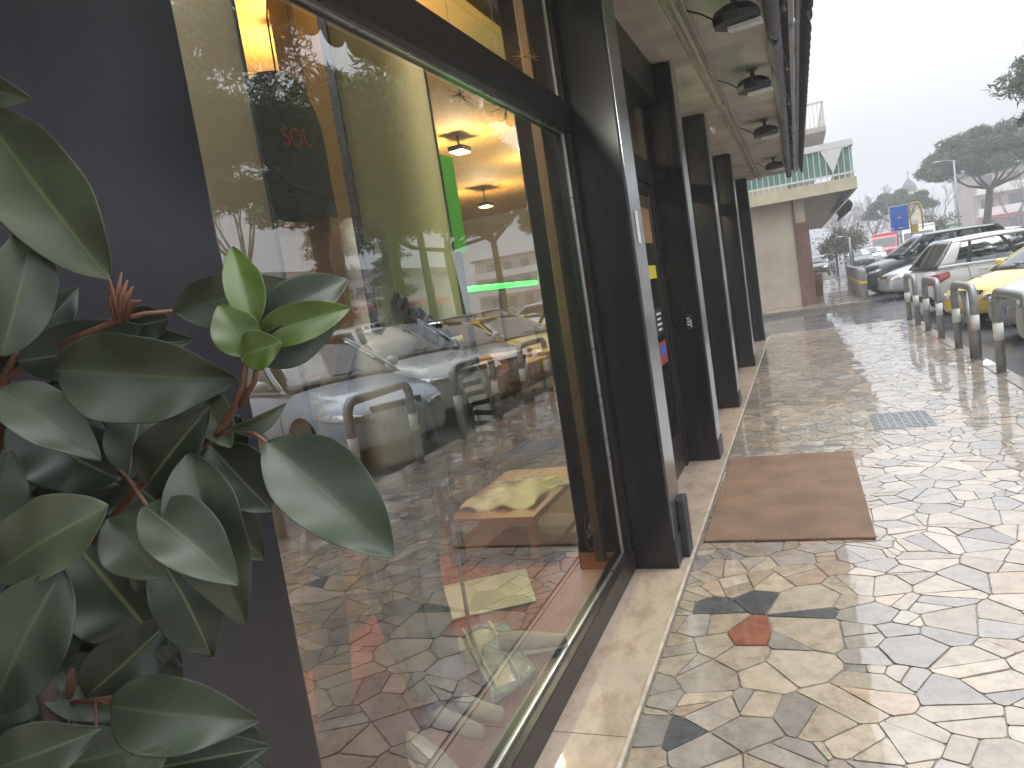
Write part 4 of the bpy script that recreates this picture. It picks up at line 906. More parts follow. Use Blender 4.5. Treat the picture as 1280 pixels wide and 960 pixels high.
def car(lab, loc, rz, col, L=4.3, W=1.78, H=1.5, belt=.95, hood=.80, nose=.62, wb=(1.05, 1.9), rear='hatch', metal=.3, cat='car', wr=.32, detail=True, grille='bars', name='parked_car'):
    """local x runs back from the nose, y to the car's right, z up; WB: base and top of the windscreen"""
    r0 = empty(name, loc, rz); tag(r0, lab, cat)
    pm_ = paint('car paint ' + lab[:24], col, metal)
    hw = W / 2
    top = [(0, nose - .03), (.10, nose + .06), (.35, hood - .02), (wb[0] - .1, belt), (wb[0] + .3, belt + .02), (L - .7, belt + .06)] + ([(L - .25, belt + .06), (L - .06, belt - .02), (L, belt - .22)] if rear == 'hatch' else [(L - .5, belt + .08), (L - .12, belt + .05), (L, belt - .25)])
    wid = [(0, .66), (.06, .80), (.22, .93), (.6, .985), (1.2, 1), (L - 1.2, 1), (L - .45, .965), (L - .12, .88), (L, .76)]
    bot = [(0, .26), (.25, .2), (L - .3, .22), (L, .34)]
    xs = [0, .05, .14, .28, .48, .75, 1.0, 1.3, 1.7, 2.2, 2.7, 3.1, L - .95, L - .6, L - .35, L - .15, L - .05, L]
    mb = MB(); ring = []
    for x in xs:
        w, zt, zb = hw * interp(wid, x), interp(top, x), interp(bot, x); hgt = zt - zb
        prof = [(-.0, 0), (.80, 0), (.93, .06), (.985, .22), (1.0, .45), (.985, .68), (.955, .86), (.87, .97), (.6, 1.02), (0, 1.045)]
        pts = [(x, w * a, zb + hgt * b) for a, b in prof] + [(x, -w * a, zb + hgt * b) for a, b in prof[-2:0:-1]]
        ring.append(len(mb.v)); mb.v += pts; n = len(pts)
    for a, b in zip(ring, ring[1:]):
        for k in range(n): mb.f.append((a + k, a + (k + 1) % n, b + (k + 1) % n, b + k)); mb.m.append(0)
    mb.f.append(tuple(ring[0] + k for k in range(n))); mb.m.append(0); mb.f.append(tuple(ring[-1] + k for k in reversed(range(n)))); mb.m.append(0)
    body = mb.build('body', pm_, r0, subsurf=1, merge=True)
    wx = (.80, L - .82); cut = []
    for x in wx:
        for s in (-1, 1):
            c = MB(); c.lathe([(0, -.20), (wr + .055, -.20), (wr + .055, .40), (0, .40)], (x, s * (hw - .12), wr + .01), 'Y', 36)
            if s < 0:
                c = MB(); c.lathe([(0, -.40), (wr + .055, -.40), (wr + .055, .20), (0, .20)], (x, s * (hw - .12), wr + .01), 'Y', 36)
            co = c.build('cutter', pm_, r0, merge=True); cut.append(co)
    boolean_cut(body, cut); smooth_by_angle(body)
    def wrap_patch(nm, path, lo, hi, s, mt, par=None, off=.008):
        # a lamp lens that follows the skin of the body round its corner
        n_ = len(path) - 1; g_ = MB()
        def fn(u, v):
            k = u * n_; i = min(int(k), n_ - 1); t = k - i
            return Vector((lerp(path[i][0], path[i + 1][0], t), s * hw * lerp(path[i][1], path[i + 1][1], t), lerp(lerp(lo[i], lo[i + 1], t), lerp(hi[i], hi[i + 1], t), v)))
        g_.grid(fn, 14, 6); o = g_.build(nm, mt, par or r0, smooth=True)
        sw = o.modifiers.new('wrap', 'SHRINKWRAP'); sw.target = body; sw.wrap_method = 'NEAREST_SURFACEPOINT'; sw.wrap_mode = 'ABOVE_SURFACE'; sw.offset = off
        sd_ = o.modifiers.new('thick', 'SOLIDIFY'); sd_.thickness = .006; sd_.offset = 0
        return o
    # cabin: dark trim, dashboard, seats
    cb = MB(); cb.box(wb[0] + .22, L - .55, -hw * .80, hw * .80, belt + .045, belt + .062); cb.build('cabin_trim', MAT['black'], r0)
    for sx in (wb[0] + 1.05, wb[0] + 1.95):
        for sy in (-.38, .38):
            if sx < L - 1.0: st_ = MB(); st_.obox((sx, sy * hw / .9, belt + .16), (.06, 0, 0), (0, .21, 0), (.03, 0, .14)); st_.obox((sx + .05, sy * hw / .9, belt + .36), (.045, 0, 0), (0, .12, 0), (.015, 0, .065)); st_.build('seat', MAT['darkcloth'], r0, bevel=.03)
    wl = MB(); wl.lathe([(.17, -.012), (.185, 0), (.17, .012)], (wb[0] + .62, hw * .42, belt + .10), 'X', 18); wl.build('steering_wheel', MAT['black'], r0)
    # greenhouse
    xr0, xr1 = wb[1], L - (1.05 if rear == 'sedan' else .55); xb1 = L - (.55 if rear == 'sedan' else .16)
    wbt, wrf = hw * .925, hw * .70
    zb_, zr = belt + .03, H - .02
    def side(u, v, s, o=0.0):
        xb, xt = lerp(wb[0], xb1, u), lerp(xr0, xr1, u)
        bulge = .035 * math.sin(math.pi * v)
        taper = 1 - .05 * max(0, u - .6) / .4
        y = lerp(wbt, wrf, v) * taper + bulge + o
        zt = zr - .05 * max(0, u - .45) ** 1.2 - .025 * max(0, .25 - u)
        return Vector((lerp(xb, xt, v), s * y, lerp(zb_ - .02 + .03 * u, zt - .015, v)))
    shell = MB()
    def patch(mb_, u0, u1, v0, v1, o=0.0, nu=6, nv=6):
        for s in (-1, 1): mb_.grid(lambda u, v: side(lerp(u0, u1, u), lerp(v0, v1, v), s, o), nu, nv)
    cuts = (.075, .43, .475, .78, .835) if rear != 'estate' else (.07, .37, .405, .66, .70)
    patch(shell, 0, cuts[0] - .02, 0, 1); patch(shell, cuts[4] + .06 if rear != 'estate' else .96, 1, 0, 1)
    patch(shell, 0, 1, .9, 1, .002, 14, 2); patch(shell, 0, 1, -.06, .045, .002, 14, 2)
    def roof(u, v):
        a, b = side(u, 1, -1), side(u, 1, 1); p = a.lerp(b, v); t = 1 - (2 * v - 1) ** 2
        p.z += .055 * t * (1 - .5 * abs(2 * u - 1) ** 3); return p
    shell.grid(roof, 16, 12)
    so = shell.build('roof', pm_, r0, smooth=True); so.modifiers.new('thick', 'SOLIDIFY').thickness = .02
    def screen(u, v, front, o=0):
        ue = 0 if front else 1
        a, b = side(ue, v, -1), side(ue, v, 1); p = a.lerp(b, u); t = 1 - (2 * u - 1) ** 2
        p.x += (-.16 if front else .10) * t * (1 - .45 * v) + (o if front else -o); p.z += .04 * t * v; return p
    for nm, fr in (('windscreen', True), ('rear_window', False)):
        g_ = MB(); g_.grid(lambda u, v: screen(lerp(.03, .97, u), lerp(-.05, 1.0, v), fr), 12, 6); go_ = g_.build(nm, MAT['carglass'], r0, smooth=True); go_.modifiers.new('thick', 'SOLIDIFY').thickness = .006
        t_ = MB(); t_.tube([screen(.02 + .96 * i / 12, .0, fr, -.004) for i in range(13)], .012, 6); t_.build('window_seal', MAT['black'], go_)
    for s in (-1, 1):
        for a, b in ((cuts[0], cuts[1]), (cuts[2], cuts[3])) + (((cuts[4], .94),) if rear == 'estate' else ((cuts[4] - .02, cuts[4] + .05),)):
            g_ = MB(); g_.grid(lambda u, v: side(lerp(a, b, u), lerp(.05, .9, v), s, -.004), 6, 6); g_.build('side_window', MAT['carglass'], r0, smooth=True)
        for a, b in ((cuts[1], cuts[2]), (cuts[3], cuts[4] - .02 if rear != 'estate' else cuts[4])):
            g_ = MB(); g_.grid(lambda u, v: side(lerp(a, b, u), lerp(.04, .91, v), s, .001), 3, 6); g_.build('door_pillar', MAT['black'], r0, smooth=True)
        g_ = MB(); g_.tube([side(lerp(.03, .95, i / 16), .03, s, .008) for i in range(17)], .009, 6); g_.build('waist_strip', MAT['black'], r0)
        # mirror, handles, door gaps
        mx_, my_ = wb[0] + .32, s * (hw + .09); m_2 = MB(); m_2.ball((mx_, my_, belt + .11), .075, .11, .075, 12, 8); m_2.tube([(mx_ + .02, s * (hw - .06), belt + .05), (mx_, my_, belt + .09)], .022, 6); m_2.build('wing_mirror', pm_, r0, smooth=True)
        for u in (cuts[1] - .05, cuts[3] - .07):
            p = side(u, 0, s); h_ = MB(); h_.tube([(p.x - .09, s * (hw * .985 + .006), belt - .10), (p.x - .07, s * (hw * .985 + .022), belt - .10), (p.x + .07, s * (hw * .985 + .022), belt - .095), (p.x + .09, s * (hw * .985 + .006), belt - .095)], .013, 6); h_.build('door_handle', pm_, r0, smooth=True)
        gp_ = MB()
        for u in (cuts[1] + .02, cuts[3] + .02, .045):
            p = side(u, 0, s); gp_.tube([(p.x + .02, s * (hw * .93 + .012), belt - .01), (p.x, s * (hw * .985 + .001), belt - .2), (p.x - .02, s * (hw + .0), belt - .45), (p.x, s * (hw * .982), .32)], .004, 4)
        gp_.build('door_gap', MAT['black'], r0)
        sk = MB(); sk.obox((L / 2, s * (hw * .955), .245), (L / 2 - 1.25, 0, 0), (0, .035, 0), (0, 0, .05)); sk.build('sill_trim', MAT['black'], r0, bevel=.015)
        # wheels
        for x in wx:
            c = (x, s * (hw - .115), wr)
            t_ = MB(); t_.lathe([(wr * .62, -.095), (wr * .95, -.10), (wr, -.07), (wr, .07), (wr * .95, .10), (wr * .62, .095)], c, 'Y', 32); wo = empty('wheel', (0, 0, 0)); wo.parent = r0
            t_.build('tyre', MAT['tyre'], wo, smooth=True)
            rm = MB(); o_ = s * .07; rm.lathe([(0, o_), (.05, o_), (.055, o_ - s * .01), (.0, o_ - s * .012)], c, 'Y', 20); rm.lathe([(wr * .66, o_ + s * .02), (wr * .60, o_ + s * .022), (wr * .57, o_ - s * .03), (wr * .62, o_ - s * .1)], c, 'Y', 32)
            for k in range(7):
                a = 2 * math.pi * k / 7
                rm.tube([(c[0] + .03 * math.cos(a), c[1] + o_, c[2] + .03 * math.sin(a)), (c[0] + wr * .6 * math.cos(a), c[1] + o_ - s * .005, c[2] + wr * .6 * math.sin(a))], [.03, .022], 6)
            rm.build('rim', MAT['rim'], wo, smooth=True)
            dk_ = MB(); dk_.lathe([(0, o_ - s * .05), (wr * .6, o_ - s * .05)], c, 'Y', 24); dk_.build('brake_disc', MAT['darkmetal'], wo)
        # lamps
        ho = wrap_patch('headlight', [(-.03, .46), (.0, .62), (.05, .78), (.14, .90), (.27, 1.0), (.46, 1.04)], [nose - .075, nose - .075, nose - .06, nose - .04, nose - .015, nose + .03], [nose + .015, nose + .045, nose + .07, nose + .085, nose + .095, nose + .09], s, MAT['headlamp'])
        wrap_patch('reflector', [(-.02, .56), (.03, .74), (.12, .88)], [nose - .045, nose - .03, nose - .015], [nose + .025, nose + .04, nose + .05], s, MAT['chrome'], ho, .014)
        fg_ = MB(); fg_.ball((.11, s * hw * .66, .36), .05, .11, .05, 12, 8); fg_.build('fog_lamp', MAT['black'], r0, smooth=True)
        wrap_patch('tail_light', [(L + .03, .56), (L + .01, .74), (L - .05, .90), (L - .16, .99), (L - .34, 1.02)], [belt - .30, belt - .31, belt - .30, belt - .26, belt - .16], [belt - .12, belt - .07, belt - .04, belt - .02, belt - .01], s, MAT['taillamp'])
    # front: grille, lower intake, plate, badge disc
    gl = MB()
    for i in range(-6, 7): gl.obox((.022 + abs(i) * .0022, i * .052, nose - .02), (.012, 0, 0), (0, .007, 0), (.004, 0, .075))
    go_ = gl.build('grille_bars', MAT['chrome'] if grille == 'bars' else MAT['black'], r0)
    gl = MB(); gl.obox((.052, 0, nose - .02), (.028, 0, 0), (0, .36, 0), (.006, 0, .088)); gl.build('grille', MAT['black'], r0, bevel=.012)
    gl = MB(); gl.obox((.055, 0, .32), (.03, 0, 0), (0, .50, 0), (0, 0, .065)); gl.build('lower_intake', MAT['black'], r0, bevel=.012)
    pl_ = MB(); pl_.obox((.012, 0, .45), (.006, 0, 0), (0, .26, 0), (0, 0, .055)); po = pl_.build('number_plate', MAT['white'], r0)
    pl_ = MB(); pl_.obox((.0045, -.245, .45), (.001, 0, 0), (0, .014, 0), (0, 0, .052)); pl_.obox((.0045, .245, .45), (.001, 0, 0), (0, .014, 0), (0, 0, .052)); pl_.build('blue_band', MAT['bluepaint'], po)
    pl_ = MB(); pl_.obox((L + .004, 0, belt - .34), (.006, 0, 0), (0, .26, 0), (0, 0, .055)); pl_.build('number_plate', MAT['white'], r0)
    bt = MB(); bt.obox((L - .03, 0, .36), (.05, 0, 0), (0, hw * .72, 0), (0, 0, .06)); bt.build('rear_bumper_trim', MAT['black'], r0, bevel=.02)
    un = MB(); un.box(.35, L - .35, -hw * .80, hw * .80, .20, .55); un.build('underside', MAT['black'], r0)
    wp_ = MB()
    for s0 in (-.55, .12): wp_.tube([screen(.5 + s0 * .55 + .2, .0, True, -.02), screen(.5 + s0 * .55 + .36, .12, True, -.02), screen(.5 + s0 * .2 + .02, .16, True, -.02)], .008, 5)
    wp_.build('wiper', MAT['black'], r0)
    return r0
TH = 25.0
def place(nx, ny, W, th, **k):
    """NX, NY: where the corner of the nose (or of the tail, for a car that faces away) that is nearer along the kerb stands"""
    t = R(th); s = Vector((-math.sin(t), math.cos(t), 0)); c = Vector((nx, ny, -.13)) + s * (W / 2)
    return c, t
RD = -.13
def nose_in(lab, nx, ny, W, col, th=TH, **k):
    c, t = place(nx, ny, W, th); return car(lab, (c.x, c.y, RD), t, col, W=W, **k)
nose_in('blue grey crossover mirrored in the window, parked nose to the kerb', 2.85, 6.7, 1.80, (.46, .53, .60), L=4.4, H=1.56, belt=1.0, hood=.88, nose=.66, metal=.2, wb=(1.15, 2.0))
nose_in('white sport utility car with dark barred grille, parked between blue grey car and silver estate', 3.05, 9.2, 1.86, (.72, .73, .74), L=4.6, H=1.66, belt=1.04, hood=.93, nose=.72, metal=.0, rear='estate', wb=(1.2, 2.0))
nose_in('silver estate car parked between the white car and the yellow car', 3.15, 11.4, 1.76, (.48, .50, .52), L=4.5, H=1.46, belt=.94, hood=.82, nose=.62, metal=.6, rear='estate', wb=(1.15, 2.05))
nose_in('bright yellow car parked nose to the kerb', 2.95, 13.9, 1.74, (.75, .50, .02), L=4.1, H=1.38, belt=.88, hood=.76, nose=.58, metal=.0, rear='sedan', wb=(1.1, 1.95))
# white hatchback that faces away from the pavement
t = R(13); W = 1.74; Lh = 4.0
cc = Vector((2.50, 17.2, RD)) + Vector((-math.sin(t), math.cos(t), 0)) * (W / 2) + Vector((math.cos(t), math.sin(t), 0)) * Lh
car('white hatchback with red tail lamp, parked with its back to the pavement', cc, t + math.pi, (.74, .74, .74), L=Lh, W=W, H=1.55, belt=.96, hood=.84, metal=0)
nose_in('silver hatchback nosing towards the post bollards past the driveway', 2.35, 23.6, 1.75, (.55, .56, .58), L=4.2, H=1.45, belt=.93, metal=.5, th=8)
nose_in('dark green estate car parked beyond the silver hatchback', 2.0, 26.6, 1.8, (.025, .035, .035), L=4.6, H=1.78, belt=1.12, hood=1.0, nose=.78, rear='estate', th=10)
nose_in('pale silver car parked beyond the dark green estate', 2.5, 30.2, 1.75, (.6, .6, .6), L=4.2, H=1.45, th=8)
proto = nose_in('black car parked far off under the clipped round trees', 2.0, 58, 1.75, (.02, .022, .025), L=4.2, H=1.45, th=80)
proto['group'] = 'far parked cars'
for (x, y, rz, lab) in ((4.6, 62, 95, 'black car farthest off, behind the first one under the clipped trees'), (9.5, 20.5, 25, 'black car across the lane behind the yellow car'), (14.0, 33, 200, 'dark car parked by the umbrella pine across the lane'), (13.0, 26, 205, 'dark car parked across the lane before the umbrella pine'), (12.4, 12, 205, 'dark car across the lane, facing the blue grey car'), (9.0, 52, 90, 'dark car standing beside the blue sign')):
    c = copy_tree(proto); c.location = (x, y, RD); c.rotation_euler = (0, 0, R(rz)); c['label'] = lab
wproto = nose_in('white car parked across the lane beyond the yellow car', 12.5, 30, 1.75, (.72, .73, .74), L=4.1, H=1.46, th=205); wproto['group'] = 'far parked cars'
for (x, y, rz, lab) in ((11.5, 48, 100, 'white car far off below the lamp post'), (13.5, 41, 200, 'white car by the trunk of the umbrella pine'), (6.2, 70, 90, 'white car farthest off, before the red van')):
    c = copy_tree(wproto); c.location = (x, y, RD); c.rotation_euler = (0, 0, R(rz)); c['label'] = lab
# red delivery van and white van far off
def van(lab, loc, rz, col):
    r0 = empty('delivery_van', loc, rz); tag(r0, lab, 'van'); pm_ = paint('van paint ' + lab[:12], col)
    b = MB(); b.box(-1.0, 1.0, -2.6, 1.2, .45, 2.5); b.build('cargo_body', pm_, r0, bevel=.08)
    b = MB()
    prof = [(-2.6 - 1.6, .4), (-2.6 - 1.6, 1.05), (-2.6 - 1.25, 1.25), (-2.6 - .55, 2.1), (-2.6 + .02, 2.3), (-2.6 + .02, .4)]
    bb = len(b.v); b.v += [(-.97, y, z) for y, z in prof] + [(.97, y, z) for y, z in prof]; n = 6
    b.f += [tuple(bb + i for i in range(n)), tuple(bb + n + i for i in reversed(range(n)))] + [(bb + i, bb + n + i, bb + n + (i + 1) % n, bb + (i + 1) % n) for i in range(n)]; b.m += [0] * 8
    b.build('cab', pm_, r0, bevel=.05, merge=True)
    w = MB(); w.obox((0, -3.52, 1.68), (.86, 0, 0), (0, .30, .37), (0, -.010, .008)); w.build('windscreen', MAT['darkglass'], r0)
    for sx in (-1, 1):
        w = MB(); w.obox((sx * .976, -2.95, 1.62), (.004, 0, 0), (0, .34, 0), (0, 0, .27)); w.build('side_window', MAT['darkglass'], r0)
        h = MB(); h.ball((sx * .75, -4.18, .85), .16, .06, .12, 10, 8); h.build('headlight', MAT['headlamp'], r0, smooth=True)
        for y in (-3.4, .2):
            t_ = MB(); t_.lathe([(0, -.1), (.30, -.1), (.34, -.06), (.34, .06), (.30, .1), (0, .1)], (sx * .86, y, .34), 'X', 20); t_.build('wheel', MAT['tyre'], r0, smooth=True)
    return r0
van('red van standing far down the street', (7.6, 76, RD), R(-8), (.60, .04, .06))
van('white van standing behind the blue sign', (8.1, 60, RD), R(-8), (.70, .72, .70))
# ================================================================ second building with the balcony
b2 = empty('balcony_building', (-1, 25, 0)); tag(b2, 'cream building with a railed balcony over the pavement beyond the driveway', 'building'); bpy.context.view_layer.update(); b2i = b2.matrix_world.inverted()
def p2(mb, name, mat, par=b2, **k):
    o = mb.build(name, mat, par, **k)
    if par is b2: o.matrix_parent_inverse = b2i
    return o
m = MB(); m.box(-9, -.02, 25.0, 60, -.02, 3.30); p2(m, 'wall', MAT['cream'])
m = MB(); m.box(-.012, .06, 24.93, 25.2, -.018, 3.28); m.box(.35, .42, 24.94, 25.2, -.018, 2.55); p2(m, 'downpipe', MAT['brownstone'], bevel=.02)
m = MB(); m.box(.065, .345, 24.95, 25.35, -.018, 2.55); p2(m, 'column', MAT['brownstone'])
m = MB(); m.box(.065, .345, 24.96, 25.34, 2.555, 3.30); p2(m, 'column_head', MAT['cream'])
for i, y in enumerate((31, 37, 43, 49)):
    m = MB(); m.box(.065, .345, y, y + .35, -.018, 3.28); p2(m, 'column', MAT['brownstone'])
m = MB(); m.box(-9, 1.72, 24.70, 60, 3.305, 3.42); p2(m, 'balcony_slab', MAT['soffit2'])
m = MB(); m.box(-9, 1.85, 24.56, 24.695, 3.25, 3.60); m.box(1.725, 1.85, 24.70, 60, 3.25, 3.60); p2(m, 'fascia', pm('stained pale yellow fascia', (.60, .54, .38), .7, 0, .15, 2.5))
rl_ = MB(); rl_.box(-9, 1.82, 24.58, 24.64, 3.72, 3.77); rl_.box(1.76, 1.82, 24.645, 58, 3.72, 3.77)
x = -9.0
while x < 1.8: rl_.box(x - .012, x + .012, 24.60, 24.625, 3.60, 4.52); x += .165
y = 24.75
while y < 50: rl_.box(1.78, 1.80, y - .012, y + .012, 3.60, 4.52); y += .165
rr_ = p2(rl_, 'railing', MAT['white'])
m = MB(); m.box(-9, 1.84, 24.56, 24.66, 4.52, 4.70); m.box(1.74, 1.84, 24.665, 58, 4.52, 4.70); m.build('handrail', MAT['white'], rr_).matrix_parent_inverse = Matrix()
m = MB(); m.box(-9, 1.76, 24.66, 24.675, 3.74, 4.5); m.box(1.725, 1.74, 24.68, 58, 3.74, 4.5); p2(m, 'glass_panel', MAT['greenpaint'])
tb_ = MB(); tb_.face([(.95, 24.585, 4.50), (1.55, 24.585, 4.50), (1.24, 24.585, 3.80)]); o = tb_.build('lace_cloth', MAT['white']); o.modifiers.new('thick', 'SOLIDIFY').thickness = .01; tag(o, 'white triangular lace cloth hung on the balcony railing', 'cloth')
m = MB(); m.box(-9, -.10, 26, 60, 3.60, 11.5); p2(m, 'upper_wall', MAT['cream'])
m = MB(); m.box(-9, 1.6, 33.5, 60, 6.35, 6.55); p2(m, 'upper_balcony_slab', MAT['soffit2'])
m = MB(); y = 33.5
while y < 45: m.box(1.55, 1.575, y - .01, y + .01, 6.551, 7.45); y += .16
x = -.1
while x < 1.55: m.box(x - .01, x + .01, 33.5, 33.52, 6.551, 7.45); x += .16
m.box(1.53, 1.59, 33.46, 45, 7.45, 7.53); m.box(-.1, 1.525, 33.46, 33.54, 7.45, 7.53); p2(m, 'upper_railing', MAT['white'])
aw = empty('rolled_awning', (1.5, 27, 3.0)); tag(aw, 'dark rolled awning under the edge of the balcony', 'awning'); m = MB(); m.tube([(0, -2, .1), (0, 6, .1)], .08, 10); m.build('fabric_roll', MAT['greycloth'], aw, smooth=True)
m = MB(); m.grid(lambda u, v: Vector((.1 + .1 * math.sin(v * 3), -2 + 8 * u, -.0 - (.30 + .07 * math.sin(u * 40)) * v)), 60, 5); o = m.build('drooping_fabric', MAT['greycloth'], aw, smooth=True); o.modifiers.new('thick', 'SOLIDIFY').thickness = .01
m = MB()
for y in (-1.8, 1.5, 5): m.tube([(0, y, 0), (0, y, .25)], .03, 6)
m.build('mount', MAT['greymetal'], aw)
cm = empty('roof_camera', (.33, 17.0, 0)); 
m = MB(); m.tube([(-.3, 0, 5.62), (.05, 0, 5.60)], .035, 8); m.build('arm', MAT['white'], cm); m = MB(); m.tube([(.0, -.12, 5.75), (.06, .14, 5.73)], .05, 10); m.tube([(.12, -.05, 5.76), (.16, .12, 5.74)], .04, 10); m.build('camera_head', MAT['greymetal'], cm, smooth=True); tag(cm, 'small pale surveillance camera on an arm high at the corner of the shop', 'camera')
bn = empty('waste_bin', (.55, 29.5, -.02)); tag(bn, 'brown waste bin beside the column past the driveway', 'bin'); m = MB(); m.lathe([(0, 0), (.2, 0), (.24, .8), (.22, .85), (0, .86)], n=16); m.build('barrel', MAT['brownstone'], bn, smooth=True)
# ================================================================ trees
def tuft(mb, c, r_, rg, n, size, flat=1.0, up=.0):
    for _ in range(n):
        d = Vector((rg.gauss(0, 1), rg.gauss(0, 1), rg.gauss(0, 1))).normalized() * (r_ * rg.random() ** .45); d.z *= flat
        p = c + d; a = Vector((rg.gauss(0, 1), rg.gauss(0, 1), rg.gauss(0, .7) + up)).normalized(); b = a.cross(Vector((rg.gauss(0, 1), rg.gauss(0, 1), rg.gauss(0, 1)))).normalized()
        s = size * rg.uniform(.6, 1.3)
        mb.face([p - b * s * .42, p + a * s, p + b * s * .42, p - a * s * .35] if size < .135 else [p - b * s * .20, p + a * s * 1.25, p + b * s * .20, p - a * s * .6])
def umbrella_pine(lab, loc, h, cr, ct, seed, lean=(0, 0), n=150, size=.16, group='umbrella pines', trunk=.26, cx=(0, 0), fill=.62):
    rg = random.Random(seed); r0 = empty('umbrella_pine', loc); tag(r0, lab, 'tree', group)
    fork = h * .48; T = MB(); bot = h - ct
    T.tube([(0, 0, -.05), (lean[0] * .3, lean[1] * .3, fork * .5), (lean[0] * .6, lean[1] * .6, fork)], [trunk, trunk * .85, trunk * .75], 10)
    F = MB(); base = Vector((lean[0] * .6, lean[1] * .6, fork)); nb = 7
    for k in range(nb):
        a = 2 * math.pi * k / nb + rg.uniform(-.3, .3); rr = cr * rg.uniform(.35, .8)
        e = Vector((cx[0] + rr * math.cos(a), cx[1] + rr * math.sin(a), bot + ct * .35))
        mid = base.lerp(e, .5) + Vector((0, 0, -.1 * rr)); T.tube([base, mid, e], [trunk * .42, trunk * .28, trunk * .10], 7)
        for q in range(4):
            e2 = e + Vector((rg.uniform(-1, 1) * cr * .3, rg.uniform(-1, 1) * cr * .3, ct * .35)); T.tube([mid.lerp(e, .3 + .17 * q), e2], [trunk * .12, trunk * .04], 5)
    T.build('trunk', MAT['bark'], r0, smooth=True)
    m_ = int(46 * (cr / 4.5) ** 1.2) + 10
    for k in range(m_):
        a = rg.uniform(0, 6.283); q = math.sqrt(rg.random()) * .97; rr = q * cr
        edge = 1 - q * q
        z = bot + ct * (.30 + .62 * math.sqrt(max(0, edge)) * rg.uniform(fill, 1.04)) - ct * .10 * (q ** 4)
        c = Vector((cx[0] + rr * math.cos(a), cx[1] + rr * math.sin(a), z))
        tuft(F, c, cr * rg.uniform(.15, .25), rg, n, size, .55, .4)
    F.build('crown', MAT['pine'], r0)
    return r0
up1 = umbrella_pine('broad umbrella pine standing before the balconied flats', (14.4, 72, -.13), 9.8, 5.2, 5.0, 21, (1.2, 0), 560, .26, trunk=.34, cx=(1.2, 0), fill=.3)
umbrella_pine('nearest umbrella pine whose crown reaches in at the edge of the sky', (12.9, 32, -.13), 9.4, 4.9, 5.6, 5, (.5, 0), 480, .19, fill=.1)
umbrella_pine('umbrella pine across the lane, dark against the mirrored sky', (11.8, 20.5, -.13), 12.0, 5.4, 7.4, 8, (-.2, .5), 520, .20, fill=.05)
umbrella_pine('umbrella pine across the car park behind the yellow car', (15.5, 44, -.13), 11.5, 5.0, 4.6, 12, (.3, .4), 260, .22)
umbrella_pine('tall umbrella pine across the lane, between two others of the row', (14, 28.5, -.13), 12.6, 5.4, 8.0, 23, (.3, .3), 480, .21, fill=.05)
umbrella_pine('umbrella pine at the end of the row across the lane', (17, 37, -.13), 13.5, 5.6, 8.0, 29, (.3, .3), 420, .22, fill=.1)
umbrella_pine('slim young umbrella pine far across the road with forked trunk', (30, 37.5, -.13), 12.2, 3.6, 3.4, 31, (.4, 1.2), 70, .18, trunk=.30)
umbrella_pine('umbrella pine across the lane opposite the wide pier', (11.5, 10, -.13), 11.6, 5.2, 6.4, 17, (.2, -.5), 420, .19, fill=.2)
umbrella_pine('smaller pine crowding against the broad umbrella pine', (9.9, 84, -.13), 6.6, 3.0, 3.4, 41, (.2, 0), 300, .22)
def conifer(lab, loc, h, r_, seed):
    rg = random.Random(seed); r0 = empty('fir_tree', loc); tag(r0, lab, 'tree', 'dark firs'); T = MB(); T.tube([(0, 0, 0), (0, 0, h)], [.22, .03], 8); T.build('trunk', MAT['bark'], r0)
    F = MB()
    z = h * .15
    while z < h:
        k = 1 - (z / h); nb = 9
        for i in range(nb):
            a = rg.uniform(0, 6.283); dz = rg.uniform(-.05, .05) * h; L = r_ * (k ** .8) * rg.uniform(.6, 1.15)
            for j in range(5): tuft(F, Vector((math.cos(a) * L * j / 5, math.sin(a) * L * j / 5, z + dz - .12 * L * j / 5 * 2)), .25 + .25 * k, rg, 22, .17, .6)
        z += h * .055
    F.build('crown', MAT['conifer'], r0); return r0
conifer('dark fir across the car park mirrored behind the head of the mannequin', (21, 33.5, -.03), 9.5, 2.6, 3)
conifer('dark fir farther off behind the umbrella pines', (24, 45, -.03), 10.5, 2.8, 9)
# bare winter trees in the mist
def bare_mesh(seed, h):
    rg = random.Random(seed); T = MB()
    def grow(p, d, L, r_, k):
        e = p + d * L; mid = p.lerp(e, .5) + Vector((rg.gauss(0, .03), rg.gauss(0, .03), 0)) * L
        T.tube([p, mid, e], [r_, r_ * .85, r_ * .65], 5 if k < 2 else 3, caps=False)
        if k >= 6: return
        for _ in range(3 if k in (0, 2, 4) else 2):
            nd = (d + Vector((rg.gauss(0, .38), rg.gauss(0, .38), rg.gauss(.12, .22)))).normalized()
            grow(p.lerp(e, rg.uniform(.65, 1)), nd, L * rg.uniform(.62, .85), max(.012, r_ * .58), k + 1)
    grow(Vector((0, 0, 0)), Vector((0, 0, 1)), h * .26, h * .018, 0)
    return T
lb = ['tall bare tree with pale bark above the blue sign', 'bare tree beside the balcony, misty grey', 'bare tree just past the first one by the balcony', 'bare tree behind the clipped round trees', 'bare tree between the balcony and the blue sign', 'bare tree behind the blue sign', 'thin bare tree beside the church tower', 'bare tree on the far side of the church tower', 'bare tree before the broad umbrella pine', 'bare tree behind the red van', 'bare tree before the balconied flats', 'second bare tree before the balconied flats', 'bare tree low behind the white van', 'bare tree farthest down the street']
protos = []
